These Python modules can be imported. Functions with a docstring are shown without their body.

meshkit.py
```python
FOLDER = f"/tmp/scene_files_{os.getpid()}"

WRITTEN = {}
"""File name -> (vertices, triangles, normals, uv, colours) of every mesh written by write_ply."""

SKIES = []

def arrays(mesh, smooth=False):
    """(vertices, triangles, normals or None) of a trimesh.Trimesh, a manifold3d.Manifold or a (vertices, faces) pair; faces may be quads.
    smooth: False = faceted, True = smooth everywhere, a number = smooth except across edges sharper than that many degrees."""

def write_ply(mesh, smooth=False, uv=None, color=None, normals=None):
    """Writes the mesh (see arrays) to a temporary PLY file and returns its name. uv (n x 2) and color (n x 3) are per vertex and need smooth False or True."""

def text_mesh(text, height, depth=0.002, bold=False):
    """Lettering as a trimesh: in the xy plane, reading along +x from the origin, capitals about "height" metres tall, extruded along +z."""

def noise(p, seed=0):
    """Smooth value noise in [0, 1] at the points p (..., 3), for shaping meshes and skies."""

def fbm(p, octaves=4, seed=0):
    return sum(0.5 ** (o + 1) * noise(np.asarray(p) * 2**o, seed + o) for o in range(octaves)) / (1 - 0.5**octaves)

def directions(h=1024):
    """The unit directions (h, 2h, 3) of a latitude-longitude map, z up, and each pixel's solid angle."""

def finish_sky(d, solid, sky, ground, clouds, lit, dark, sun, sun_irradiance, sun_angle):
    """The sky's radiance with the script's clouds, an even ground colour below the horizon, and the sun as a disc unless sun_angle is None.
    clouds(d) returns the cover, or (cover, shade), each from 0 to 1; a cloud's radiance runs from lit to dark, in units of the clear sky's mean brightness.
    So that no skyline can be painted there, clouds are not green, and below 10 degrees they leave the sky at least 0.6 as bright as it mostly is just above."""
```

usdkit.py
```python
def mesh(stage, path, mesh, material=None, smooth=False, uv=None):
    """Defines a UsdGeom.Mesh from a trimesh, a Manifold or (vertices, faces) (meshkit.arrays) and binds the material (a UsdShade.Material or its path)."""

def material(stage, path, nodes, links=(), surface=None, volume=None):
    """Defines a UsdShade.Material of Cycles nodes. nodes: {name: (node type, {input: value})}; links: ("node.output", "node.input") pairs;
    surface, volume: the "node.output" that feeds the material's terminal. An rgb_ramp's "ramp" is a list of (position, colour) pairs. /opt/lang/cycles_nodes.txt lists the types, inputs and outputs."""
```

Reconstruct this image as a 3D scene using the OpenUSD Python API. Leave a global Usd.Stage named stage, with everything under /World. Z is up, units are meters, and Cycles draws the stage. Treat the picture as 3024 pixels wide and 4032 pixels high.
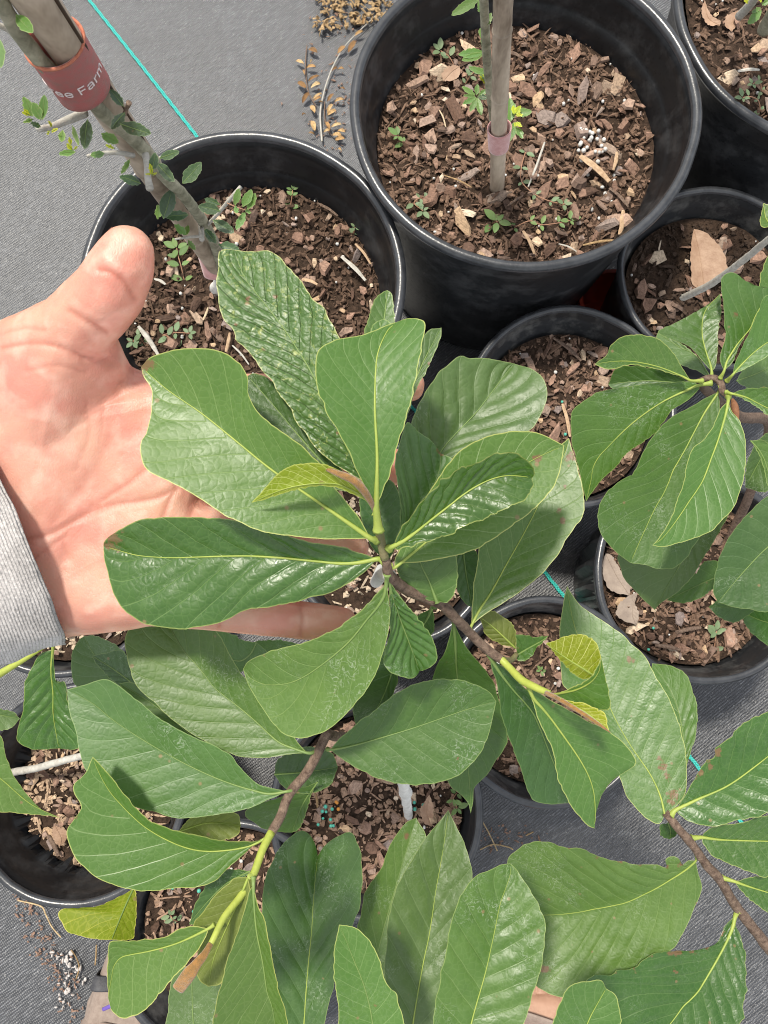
import math, random
import numpy as np, trimesh, manifold3d, usdkit, meshkit
from pxr import Usd, UsdGeom, UsdLux, UsdShade, Gf, Sdf, Vt

stage = Usd.Stage.CreateInMemory()
UsdGeom.SetStageUpAxis(stage, UsdGeom.Tokens.z)
UsdGeom.SetStageMetersPerUnit(stage, 1.0)
UsdGeom.Xform.Define(stage, '/World'); UsdGeom.Scope.Define(stage, '/World/Looks')
rng = np.random.default_rng(7)
random.seed(7)

# ---------------------------------------------------------------- camera, sky, sun, exposure
H, FPX, PITCH = 1.25, 3030.0, math.radians(80.5)
CF = np.array([0, math.cos(PITCH), -math.sin(PITCH)]); CU = np.array([0, math.sin(PITCH), math.cos(PITCH)])
CR = np.array([1.0, 0, 0]); CC = np.array([0, 0, H])
EXPOSURE = 0.80
cam = UsdGeom.Camera.Define(stage, '/World/camera')
cam.CreateHorizontalApertureAttr(36.0); cam.CreateVerticalApertureAttr(48.0)
cam.CreateFocalLengthAttr(36.0 * FPX / 3024); cam.CreateClippingRangeAttr(Gf.Vec2f(0.01, 500))
cam.CreateExposureAttr(EXPOSURE)
m = Gf.Matrix4d(1)
for i, a in enumerate((CR, CU, -CF)): m.SetRow(i, Gf.Vec4d(*a, 0))
m.SetRow(3, Gf.Vec4d(*CC, 1)); cam.AddTransformOp().Set(m)

SUN = np.array([-0.36, 0.48, 1.42]); SUN /= np.linalg.norm(SUN)
sky = UsdLux.DomeLight.Define(stage, '/World/sky')
skym = usdkit.material(stage, '/World/Looks/sky', {
    's': ('sky_texture', {'sky_type': 'single_scattering', 'sun_disc': False, 'sun_elevation': math.asin(SUN[2]), 'sun_rotation': math.atan2(SUN[0], SUN[1]), 'aerosol_density': 2.5}),
    'tc': ('texture_coordinate', {}), 'n': ('noise_texture', {'scale': 2.2, 'detail': 6.0, 'roughness': 0.55}),
    'mr': ('map_range', {'from_min': 0.36, 'from_max': 0.56, 'to_min': 0.1, 'to_max': 0.85, 'clamp': True}),
    'mx': ('mix_color', {'b': (7.0, 7.05, 7.0), 'use_clamp': False}),
    'b': ('background_shader', {'strength': 0.115})},
    [('tc.generated', 'n.vector'), ('n.fac', 'mr.value'), ('mr.result', 'mx.fac'), ('s.color', 'mx.a'), ('mx.result', 'b.color')], surface='b.background')
UsdShade.MaterialBindingAPI.Apply(sky.GetPrim()).Bind(skym)
sun = UsdLux.DistantLight.Define(stage, '/World/sun')
sun.CreateIntensityAttr(0.75); sun.CreateAngleAttr(6.0); sun.CreateColorAttr(Gf.Vec3f(1.0, 0.94, 0.83)); sun.CreateNormalizeAttr(True)
zx = np.cross([0, 0, 1.0], SUN); zx /= np.linalg.norm(zx); zy = np.cross(SUN, zx)
m = Gf.Matrix4d(1)
for i, a in enumerate((zx, zy, SUN)): m.SetRow(i, Gf.Vec4d(*map(float, a), 0))
sun.AddTransformOp().Set(m)

# ---------------------------------------------------------------- helpers
def W(px, py, d):
    """point seen at photo pixel (px, py) at axial distance d"""
    px, py, d = (np.asarray(a, float) for a in (px, py, d))
    r = CF + ((px - 1512) / FPX)[..., None] * CR + ((2016 - py) / FPX)[..., None] * CU
    return CC + d[..., None] * r
def G(px, py, z):
    """point seen at photo pixel on the level z"""
    r = CF + (px - 1512) / FPX * CR + (2016 - py) / FPX * CU
    return CC + (z - H) / r[2] * r
SC = 1.0
def deep(d):
    d = np.asarray(d, float); t = np.clip((d - .66) / .3, 0, 1); return d * (SC + (1 - SC) * t * t * (3 - 2 * t))
def WS(px, py, d): return W(px, py, deep(d))
USED = {}
def unique(parent, name):
    k = USED.get((parent, name), 0); USED[(parent, name)] = k + 1
    return f'{parent}/{name}' + (f'_{k:03d}' if k else '')
def tag(prim, label=None, cat=None, group=None, kind=None):
    for k, v in (('label', label), ('category', cat), ('group', group), ('kind', kind)):
        if v: prim.SetCustomDataByKey(k, v)
    return prim
def thing(name, label, cat, group=None, kind=None, at=None):
    x = UsdGeom.Xform.Define(stage, unique('/World', name))
    return tag(x.GetPrim(), label, cat, group, kind)
def obj(name, mesh, mat, parent=None, smooth=30, pv=None, label=None, kind=None):
    base = str(parent.GetPath()) if parent is not None else '/World'
    p = usdkit.mesh(stage, unique(base, name), mesh, mat, smooth)
    if pv:
        api = UsdGeom.PrimvarsAPI(p)
        for k, a in pv.items():
            api.CreatePrimvar(k, Sdf.ValueTypeNames.Float3Array, 'vertex').Set(Vt.Vec3fArray.FromNumpy(np.asarray(a, np.float32)))
    return tag(p.GetPrim(), label=label, kind=kind)
def smoothpath(pts, n):
    """Catmull-Rom through the points, n samples evenly spaced by length"""
    P = np.asarray(pts, float)
    if len(P) == 2:
        return P[0] + np.linspace(0, 1, n)[:, None] * (P[1] - P[0])
    Q = np.vstack([2 * P[0] - P[1], P, 2 * P[-1] - P[-2]]); out = []
    for i in range(1, len(Q) - 2):
        t = np.linspace(0, 1, 12, endpoint=False)[:, None]; a, b, c, d = Q[i - 1:i + 3]
        out.append(.5 * (2 * b + (c - a) * t + (2 * a - 5 * b + 4 * c - d) * t**2 + (3 * b - a - 3 * c + d) * t**3))
    O = np.vstack(out + [P[-1:]]); s = np.r_[0, np.cumsum(np.linalg.norm(np.diff(O, axis=0), axis=1))]
    return np.stack([np.interp(np.linspace(0, s[-1], n), s, O[:, k]) for k in range(P.shape[1])], 1)
def tube(pts, radii, sides=10, n=None, bump=0.0, seed=0, caps=True, flat=1.0):
    pts = np.asarray(pts, float); radii = np.broadcast_to(np.asarray(radii, float), len(pts))
    if SC != 1:
        t_ = np.clip(((pts - CC) @ CF - .5) / .3, 0, 1); radii = radii * (SC + (1 - SC) * t_)
    n = n or max(2, 6 * (len(pts) - 1))
    R = smoothpath(np.column_stack([pts, radii]), n); P, r = R[:, :3], np.maximum(R[:, 3], 1e-5)
    T = np.gradient(P, axis=0); T /= np.maximum(np.linalg.norm(T, axis=1, keepdims=True), 1e-12)
    a = np.cross(T[0], [0.3, 0.2, 0.93]); a /= np.linalg.norm(a); th = np.linspace(0, 2 * np.pi, sides, endpoint=False); V = []
    for i in range(n):
        a = a - T[i] * (a @ T[i]); a /= np.linalg.norm(a); b = np.cross(T[i], a)
        V.append(P[i] + r[i] * (np.cos(th)[:, None] * a + flat * np.sin(th)[:, None] * b))
    V = np.array(V)
    if bump:
        k = meshkit.fbm(V * 140 + seed, 3, seed) - .5
        V = P[:, None] + (V - P[:, None]) * (1 + bump * 2 * k[..., None])
    i, j = np.meshgrid(np.arange(n - 1), np.arange(sides), indexing='ij'); j2 = (j + 1) % sides
    F = np.stack([i * sides + j, i * sides + j2, (i + 1) * sides + j2, (i + 1) * sides + j], -1).reshape(-1, 4)
    F = np.vstack([F[:, [0, 1, 2]], F[:, [0, 2, 3]]]); V = V.reshape(-1, 3)
    if caps:
        c0 = np.array([[0, (k + 1) % sides, k] for k in range(1, sides - 1)]); o = (n - 1) * sides
        c1 = np.array([[o, o + k, o + (k + 1) % sides] for k in range(1, sides - 1)])
        F = np.vstack([F, c0, c1])
    return V, F
def join(ms):
    V, F, o = [], [], 0
    for v, f in ms: V.append(v); F.append(np.asarray(f) + o); o += len(v)
    return np.vstack(V), np.vstack(F)

# ---------------------------------------------------------------- materials
def mat(name, nodes, links, surface='p.BSDF'): return usdkit.material(stage, f'/World/Looks/{name}', nodes, links, surface=surface)

def leaf_mat(name, c1, c2, vein, margin, rough=0.42, trans=0.22, vs=0.5, ms=0.8, bs=0.34, speck=0.35, tcol=None, spec=0.6, scar=0.0):
    c1, c2 = (tuple(x * k for x, k in zip(c, (.44, .64, .31))) for c in (c1, c2))
    tcol = tcol or tuple(min(1, a * b) for a, b in zip(c1, (3.6, 3.6, 1.1)))
    return mat(name, {
        'a': ('attribute', {'attribute': 'leafa'}), 'sa': ('separate_xyz', {}), 'b': ('attribute', {'attribute': 'leafb'}), 'sb': ('separate_xyz', {}),
        'g': ('geometry', {}), 'n1': ('noise_texture', {'scale': 55.0, 'detail': 4.0, 'roughness': 0.6}),
        'r1': ('map_range', {'from_min': 0.3, 'from_max': 0.7, 'clamp': True}),
        'mx1': ('mix_color', {'a': c1, 'b': c2}),
        'fr': ('math', {'math_type': 'fraction'}), 'fs': ('math', {'math_type': 'subtract', 'value2': 0.5}), 'fa': ('math', {'math_type': 'absolute'}),
        'vm': ('map_range', {'range_type': 'smoothstep', 'from_min': 0.455, 'from_max': 0.5, 'clamp': True}), 'vms': ('math', {'math_type': 'multiply', 'value2': vs}),
        'mx2': ('mix_color', {'b': vein}),
        'mm': ('map_range', {'from_min': 0.12, 'from_max': 0.5, 'to_min': ms, 'to_max': 0.0, 'clamp': True}), 'mx3': ('mix_color', {'b': margin}),
        'nb': ('noise_texture', {'scale': 300.0, 'detail': 5.0, 'roughness': 0.75}), 'nbr': ('map_range', {'from_min': 0.3, 'from_max': 0.7}), 'bm': ('math', {'math_type': 'add'}), 'bq': ('map_range', {'from_min': 1.0, 'from_max': 1.2, 'to_max': 0.95, 'clamp': True}),
        'mx4': ('mix_color', {'b': (0.15, 0.075, 0.035)}),
        'ns': ('noise_texture', {'scale': 190.0, 'detail': 3.0, 'roughness': 0.55, 'distortion': 1.6}), 'nsa': ('math', {'math_type': 'subtract', 'value2': 0.5}), 'nsb': ('math', {'math_type': 'absolute'}),
        'nsr': ('map_range', {'from_min': 0.0, 'from_max': 0.022, 'to_min': 1.0, 'to_max': 0.0, 'clamp': True}),
        'np': ('noise_texture', {'scale': 38.0, 'detail': 3.0}), 'npr': ('map_range', {'from_min': 0.5, 'from_max': 0.68, 'to_max': speck, 'clamp': True}), 'sk': ('math', {'math_type': 'multiply'}),
        'mx5': ('mix_color', {'b': (0.38, 0.43, 0.33)}),
        'nk': ('noise_texture', {'scale': 260.0, 'detail': 5.0, 'roughness': 0.75, 'distortion': 1.0}), 'nkr': ('map_range', {'from_min': 0.56, 'from_max': 0.66, 'to_max': scar, 'clamp': True}), 'mx6': ('mix_color', {'b': (0.42, 0.45, 0.14)}), 'o': ('object_info', {}), 'ov': ('map_range', {'to_min': 0.84, 'to_max': 1.14}), 'o2': ('math', {'math_type': 'multiply', 'value2': 7.31}), 'o3': ('math', {'math_type': 'fraction'}), 'oh': ('map_range', {'to_min': 0.488, 'to_max': 0.512}), 'hv': ('hsv', {}),
        'nd': ('voronoi_texture', {'feature': 'f1', 'scale': 75.0}), 'ndr': ('map_range', {'from_min': 0.05, 'from_max': 0.085, 'to_min': 0.75, 'to_max': 0.0, 'clamp': True}), 'mx7': ('mix_color', {'b': (0.2, 0.13, 0.06)}), 'nv': ('map_range', {'from_min': 0.0, 'from_max': 0.09, 'to_min': 0.16, 'to_max': 0.0, 'clamp': True}), 'mx8': ('mix_color', {'b': vein}),
        'vo': ('voronoi_texture', {'feature': 'distance_to_edge', 'scale': 330.0}), 'vor': ('map_range', {'from_max': 0.25, 'clamp': True}),
        'n2': ('noise_texture', {'scale': 700.0, 'detail': 3.0}), 'h1': ('math', {'math_type': 'multiply_add', 'value2': 0.3}), 'hn': ('math', {'math_type': 'multiply', 'value2': 0.45}), 'h2': ('math', {'math_type': 'multiply_add', 'value2': -0.8}),
        'bu': ('bump', {'strength': bs, 'distance': 0.0006}),
        'rn': ('map_range', {'from_min': 0.3, 'from_max': 0.7, 'to_min': rough - 0.07, 'to_max': rough + 0.12}),
        'p': ('principled_bsdf', {'specular_ior_level': spec}), 'tm': ('mix_color', {'blend_type': 'multiply', 'fac': 0.35}), 't': ('translucent_bsdf', {'color': tcol}), 'm': ('mix_closure', {'fac': trans})},
        [('a.vector', 'sa.vector'), ('b.vector', 'sb.vector'), ('g.position', 'n1.vector'), ('n1.fac', 'r1.value'), ('r1.result', 'mx1.fac'),
         ('sa.y', 'fr.value1'), ('fr.value', 'fs.value1'), ('fs.value', 'fa.value1'), ('fa.value', 'vm.value'), ('vm.result', 'vms.value1'), ('vms.value', 'mx2.fac'), ('mx8.result', 'mx2.a'),
         ('sb.y', 'mm.value'), ('mm.result', 'mx3.fac'), ('mx2.result', 'mx3.a'),
         ('g.position', 'nb.vector'), ('nb.fac', 'nbr.value'), ('nbr.result', 'bm.value1'), ('sb.z', 'bm.value2'), ('bm.value', 'bq.value'), ('bq.result', 'mx4.fac'),
         ('g.position', 'ns.vector'), ('ns.fac', 'nsa.value1'), ('nsa.value', 'nsb.value1'), ('nsb.value', 'nsr.value'), ('g.position', 'np.vector'), ('np.fac', 'npr.value'), ('nsr.result', 'sk.value1'), ('npr.result', 'sk.value2'),
         ('mx3.result', 'mx5.a'), ('sk.value', 'mx5.fac'), ('g.position', 'nk.vector'), ('nk.fac', 'nkr.value'), ('nkr.result', 'mx6.fac'), ('mx5.result', 'mx6.a'), ('mx6.result', 'mx4.a'), ('g.position', 'nd.vector'), ('nd.distance', 'ndr.value'), ('mx4.result', 'mx7.a'), ('ndr.result', 'mx7.fac'), ('mx7.result', 'hv.color'), ('o.random', 'ov.value'), ('ov.result', 'hv.value'), ('o.random', 'o2.value1'), ('o2.value', 'o3.value1'), ('o3.value', 'oh.value'), ('oh.result', 'hv.hue'), ('hv.color', 'p.base_color'),
         ('vo.distance', 'nv.value'), ('nv.result', 'mx8.fac'), ('mx1.result', 'mx8.a'),
         ('g.position', 'vo.vector'), ('vo.distance', 'vor.value'), ('g.position', 'n2.vector'), ('vor.result', 'h1.value1'), ('n2.fac', 'hn.value1'), ('hn.value', 'h1.value3'), ('vm.result', 'h2.value1'), ('h1.value', 'h2.value3'), ('h2.value', 'bu.height'), ('bu.normal', 'p.normal'),
         ('n1.fac', 'rn.value'), ('rn.result', 'p.roughness'), ('p.BSDF', 'm.closure1'), ('t.BSDF', 'm.closure2')], surface='m.closure')
YG = (0.34, 0.36, 0.07)
LM = {
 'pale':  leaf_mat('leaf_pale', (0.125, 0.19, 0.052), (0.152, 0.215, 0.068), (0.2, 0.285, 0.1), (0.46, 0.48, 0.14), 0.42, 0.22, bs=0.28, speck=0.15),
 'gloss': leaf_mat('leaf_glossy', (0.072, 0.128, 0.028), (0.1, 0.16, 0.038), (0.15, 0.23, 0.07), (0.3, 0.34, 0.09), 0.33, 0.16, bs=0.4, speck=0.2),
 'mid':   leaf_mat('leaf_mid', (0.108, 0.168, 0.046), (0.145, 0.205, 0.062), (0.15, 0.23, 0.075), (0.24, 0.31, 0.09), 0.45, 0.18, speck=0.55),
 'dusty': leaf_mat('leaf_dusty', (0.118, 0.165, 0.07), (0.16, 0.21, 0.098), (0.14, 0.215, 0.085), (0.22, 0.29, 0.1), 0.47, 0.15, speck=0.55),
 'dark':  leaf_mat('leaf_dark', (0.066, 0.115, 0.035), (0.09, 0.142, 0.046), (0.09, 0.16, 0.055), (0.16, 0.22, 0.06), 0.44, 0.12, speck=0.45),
 'scar':  leaf_mat('leaf_scarred', (0.082, 0.135, 0.045), (0.108, 0.165, 0.058), (0.11, 0.19, 0.07), (0.36, 0.38, 0.14), 0.42, 0.15, bs=1.0, speck=0.2, scar=0.45),
 'yellow': leaf_mat('leaf_young', (0.42, 0.36, 0.02), (0.5, 0.42, 0.035), (0.8, 0.8, 0.3), (0.6, 0.6, 0.15), 0.45, 0.3, vs=1.0, speck=0.0, tcol=(0.5, 0.52, 0.03)),
 'lime': leaf_mat('leaf_lime', (0.26, 0.25, 0.012), (0.32, 0.3, 0.02), (0.5, 0.48, 0.1), (0.55, 0.52, 0.12), 0.5, 0.25, vs=0.45, speck=0.0, spec=0.35),
 'olive': leaf_mat('leaf_underside', (0.22, 0.2, 0.06), (0.27, 0.24, 0.08), (0.24, 0.27, 0.1), (0.34, 0.36, 0.1), 0.55, 0.25, vs=0.6, speck=0.0),
}
def simple(name, c1, c2, scale=60.0, rough=0.6, bump=0.3, dist=0.001, spec=0.4, stretch=None, extra=None):
    nodes = {'g': ('geometry', {}), 'mp': ('mapping', {'scale': stretch or (1, 1, 1)}), 'n': ('noise_texture', {'scale': scale, 'detail': 5.0, 'roughness': 0.65}),
             'r': ('map_range', {'from_min': 0.3, 'from_max': 0.7, 'clamp': True}), 'mx': ('mix_color', {'a': c1, 'b': c2}),
             'n2': ('noise_texture', {'scale': scale * 6, 'detail': 4.0}), 'b': ('bump', {'strength': bump, 'distance': dist}), 'p': ('principled_bsdf', {'roughness': rough, 'specular_ior_level': spec, **(extra or {})})}
    return mat(name, nodes, [('g.position', 'mp.vector'), ('mp.vector', 'n.vector'), ('n.fac', 'r.value'), ('r.result', 'mx.fac'), ('mx.result', 'p.base_color'), ('mp.vector', 'n2.vector'), ('n2.fac', 'b.height'), ('b.normal', 'p.normal')])
M = {}
M['midrib'] = simple('midrib', (0.2, 0.27, 0.05), (0.3, 0.35, 0.07), 90, 0.5, 0.1)
M['midrib_dull'] = simple('midrib_dull', (0.12, 0.19, 0.055), (0.17, 0.24, 0.065), 90, 0.5, 0.1)
M['greenstem'] = simple('green_stem', (0.25, 0.3, 0.05), (0.34, 0.38, 0.07), 120, 0.5, 0.2)
M['bark'] = simple('twig_bark', (0.055, 0.03, 0.02), (0.23, 0.16, 0.115), 330, 0.75, 0.8, 0.001)
M['oldstem'] = simple('old_green_stem', (0.11, 0.12, 0.045), (0.17, 0.14, 0.07), 200, 0.6, 0.4)
M['greywood'] = simple('grey_twig', (0.3, 0.28, 0.24), (0.48, 0.46, 0.41), 180, 0.7, 0.5)
M['whitebark'] = simple('white_bark', (0.5, 0.49, 0.45), (0.68, 0.67, 0.63), 120, 0.7, 0.4)
M['holly_bark'] = simple('holly_bark', (0.1, 0.098, 0.06), (0.36, 0.34, 0.25), 90, 0.7, 0.4)
M['cane'] = simple('bamboo', (0.07, 0.042, 0.024), (0.52, 0.43, 0.33), 28, 0.6, 0.3, stretch=(1, 1, 0.3))
M['seam'] = simple('cane_split', (0.03, 0.018, 0.01), (0.06, 0.035, 0.02), 60, 0.8)
M['bud'] = simple('rusty_bud', (0.13, 0.075, 0.016), (0.3, 0.14, 0.03), 500, 0.8, 0.8, 0.0006, extra={'sheen_weight': 0.4})
M['budbrown'] = simple('brown_bud', (0.14, 0.055, 0.025), (0.25, 0.11, 0.05), 500, 0.7, 0.8, 0.0006)
M['pot'] = mat('pot_plastic', {'g': ('geometry', {}), 'n': ('noise_texture', {'scale': 22.0, 'detail': 6.0, 'roughness': 0.7}), 'r': ('map_range', {'from_min': 0.48, 'from_max': 0.8, 'clamp': True}),
    'mx': ('mix_color', {'a': (0.006, 0.0063, 0.007), 'b': (0.04, 0.04, 0.041)}), 'ns': ('noise_texture', {'scale': 160.0, 'detail': 5.0, 'roughness': 0.8}), 'rr': ('map_range', {'from_min': 0.3, 'from_max': 0.7, 'to_min': 0.28, 'to_max': 0.5}),
    'b': ('bump', {'strength': 0.15, 'distance': 0.001}), 'p': ('principled_bsdf', {'specular_ior_level': 0.32})},
    [('g.position', 'n.vector'), ('n.fac', 'r.value'), ('r.result', 'mx.fac'), ('mx.result', 'p.base_color'), ('g.position', 'ns.vector'), ('ns.fac', 'rr.value'), ('rr.result', 'p.roughness'), ('ns.fac', 'b.height'), ('b.normal', 'p.normal')])
M['potdusty'] = mat('dusty_pot_plastic', {'g': ('geometry', {}), 'n': ('noise_texture', {'scale': 22.0, 'detail': 6.0, 'roughness': 0.7}), 'r': ('map_range', {'from_min': 0.48, 'from_max': 0.8, 'clamp': True}),
    'mx': ('mix_color', {'a': (0.014, 0.0145, 0.0155), 'b': (0.12, 0.118, 0.112)}), 'ns': ('noise_texture', {'scale': 160.0, 'detail': 5.0, 'roughness': 0.8}), 'rr': ('map_range', {'from_min': 0.3, 'from_max': 0.7, 'to_min': 0.28, 'to_max': 0.5}),
    'b': ('bump', {'strength': 0.15, 'distance': 0.001}), 'p': ('principled_bsdf', {'specular_ior_level': 0.32})},
    [('g.position', 'n.vector'), ('n.fac', 'r.value'), ('r.result', 'mx.fac'), ('mx.result', 'p.base_color'), ('g.position', 'ns.vector'), ('ns.fac', 'rr.value'), ('rr.result', 'p.roughness'), ('ns.fac', 'b.height'), ('b.normal', 'p.normal')])
M['potrim'] = simple('pot_rim_plastic', (0.012, 0.013, 0.015), (0.04, 0.042, 0.046), 50, 0.29, 0.2, 0.001, 0.6)
M['redplastic'] = simple('red_plastic', (0.32, 0.03, 0.015), (0.4, 0.05, 0.025), 40, 0.5, 0.1)
M['soil'] = simple('potting_soil', (0.02, 0.013, 0.009), (0.085, 0.054, 0.037), 160, 0.9, 1.0, 0.003, 0.15)
def chip_mat(name, ramp):
    return mat(name, {'g': ('geometry', {}), 'o': ('object_info', {}), 'ad': ('math', {'math_type': 'add'}), 'fr': ('math', {'math_type': 'fraction'}), 'rp': ('rgb_ramp', {'ramp': ramp}),
        'mp': ('mapping', {'scale': (1, 1, 3.0)}), 'n': ('noise_texture', {'scale': 240.0, 'detail': 5.0, 'roughness': 0.7}), 'r': ('map_range', {'from_min': 0.3, 'from_max': 0.7, 'to_min': 0.48, 'to_max': 1.45}),
        'vm': ('vector_math', {'math_type': 'scale'}), 'b': ('bump', {'strength': 0.7, 'distance': 0.0012}), 'p': ('principled_bsdf', {'roughness': 0.8, 'specular_ior_level': 0.25})},
        [('g.random_per_island', 'ad.value1'), ('o.random', 'ad.value2'), ('ad.value', 'fr.value1'), ('fr.value', 'rp.fac'), ('g.position', 'mp.vector'), ('mp.vector', 'n.vector'), ('n.fac', 'r.value'),
         ('rp.color', 'vm.vector1'), ('r.result', 'vm.scale'), ('vm.vector', 'p.base_color'), ('n.fac', 'b.height'), ('b.normal', 'p.normal')])
CHIP = [(0, (0.06, 0.037, 0.026)), (.2, (0.17, 0.1, 0.07)), (.4, (0.29, 0.18, 0.13)), (.52, (0.11, 0.075, 0.058)), (.66, (0.34, 0.23, 0.17)), (.78, (0.2, 0.16, 0.145)), (.9, (0.44, 0.3, 0.18)), (1, (0.56, 0.46, 0.35))]
M['splinter'] = simple('wood_splinter', (0.3, 0.19, 0.11), (0.5, 0.36, 0.23), 200, 0.8, 0.6)
M['chip'] = chip_mat('bark_chip', CHIP)
M['chipdark'] = chip_mat('bark_fines', [(0, (0.03, 0.02, 0.014)), (.25, (0.09, 0.055, 0.036)), (.5, (0.2, 0.125, 0.085)), (.75, (0.29, 0.19, 0.13)), (.88, (0.42, 0.3, 0.2)), (1, (0.6, 0.5, 0.37))])
M['litter'] = chip_mat('dry_leaflet', [(0, (0.16, 0.085, 0.035)), (.4, (0.3, 0.17, 0.07)), (.7, (0.38, 0.24, 0.11)), (1, (0.5, 0.37, 0.2))])
M['straw'] = chip_mat('dry_petals', [(0, (0.14, 0.09, 0.045)), (.4, (0.3, 0.2, 0.1)), (.8, (0.44, 0.33, 0.19)), (1, (0.55, 0.45, 0.32))])
M['perlite'] = simple('perlite', (0.34, 0.33, 0.3), (0.7, 0.69, 0.66), 260, 0.7, 0.3)
M['prill'] = simple('teal_prill', (0.05, 0.3, 0.22), (0.09, 0.4, 0.3), 300, 0.5)
M['prillo'] = simple('orange_prill', (0.5, 0.18, 0.02), (0.6, 0.26, 0.05), 300, 0.5)
M['lint'] = simple('white_lint', (0.3, 0.27, 0.25), (0.6, 0.57, 0.55), 300, 0.9, 0.6)
M['deadleaf'] = simple('dead_leaf', (0.24, 0.14, 0.085), (0.36, 0.24, 0.16), 60, 0.6, 0.5)
M['deadgrey'] = simple('grey_dead_leaf', (0.2, 0.155, 0.125), (0.3, 0.24, 0.19), 60, 0.7, 0.5)
M['holly'] = leaf_mat('holly_leaf', (0.06, 0.09, 0.06), (0.09, 0.12, 0.085), (0.1, 0.16, 0.08), (0.14, 0.2, 0.09), 0.32, 0.08, vs=0.1, speck=0.2)
M['holly_light'] = leaf_mat('holly_leaf_light', (0.17, 0.24, 0.09), (0.21, 0.29, 0.12), (0.2, 0.3, 0.1), (0.25, 0.33, 0.12), 0.4, 0.2, vs=0.2, speck=0.0)
M['holly_young'] = leaf_mat('holly_leaf_young', (0.8, 0.62, 0.03), (0.9, 0.7, 0.05), (0.5, 0.5, 0.06), (0.5, 0.5, 0.06), 0.5, 0.25, vs=0.1, speck=0.0)
M['weed'] = leaf_mat('weed_leaf', (0.22, 0.27, 0.14), (0.28, 0.33, 0.18), (0.22, 0.3, 0.14), (0.2, 0.27, 0.1), 0.6, 0.2, vs=0.1, speck=0.0)
M['weedgrey'] = leaf_mat('weed_leaf_grey', (0.25, 0.26, 0.24), (0.32, 0.32, 0.32), (0.2, 0.25, 0.17), (0.2, 0.25, 0.15), 0.6, 0.15, vs=0.1, speck=0.0)
M['weedstem'] = simple('weed_stem', (0.26, 0.13, 0.08), (0.36, 0.2, 0.12), 200, 0.6)
M['tape'] = mat('hook_tape', {'g': ('geometry', {}), 'a': ('attribute', {'attribute': 'leafa'}), 'w1': ('wave_texture', {'bands_direction': 'x', 'scale': 26.0, 'distortion': 0.8}), 'w2': ('wave_texture', {'bands_direction': 'y', 'scale': 26.0, 'distortion': 0.8}),
    'mu': ('math', {'math_type': 'multiply'}), 'n': ('noise_texture', {'scale': 160.0, 'detail': 4.0}), 'nr': ('map_range', {'from_min': 0.35, 'from_max': 0.7, 'clamp': True}),
    'c': ('mix_color', {'a': (0.74, 0.11, 0.11), 'b': (0.85, 0.33, 0.31)}), 'c2': ('mix_color', {'b': (0.5, 0.27, 0.23)}), 'nq': ('math', {'math_type': 'multiply', 'value2': 0.75}),
    'b': ('bump', {'strength': 0.9, 'distance': 0.0012}), 'p': ('principled_bsdf', {'roughness': 0.9, 'sheen_weight': 0.6, 'sheen_tint': (1, 0.7, 0.65), 'specular_ior_level': 0.15})},
    [('a.vector', 'w1.vector'), ('a.vector', 'w2.vector'), ('w1.fac', 'mu.value1'), ('w2.fac', 'mu.value2'), ('mu.value', 'c.fac'), ('g.position', 'n.vector'), ('n.fac', 'nr.value'), ('nr.result', 'nq.value1'), ('nq.value', 'c2.fac'), ('c.result', 'c2.a'),
     ('c2.result', 'p.base_color'), ('mu.value', 'b.height'), ('b.normal', 'p.normal')])
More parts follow.
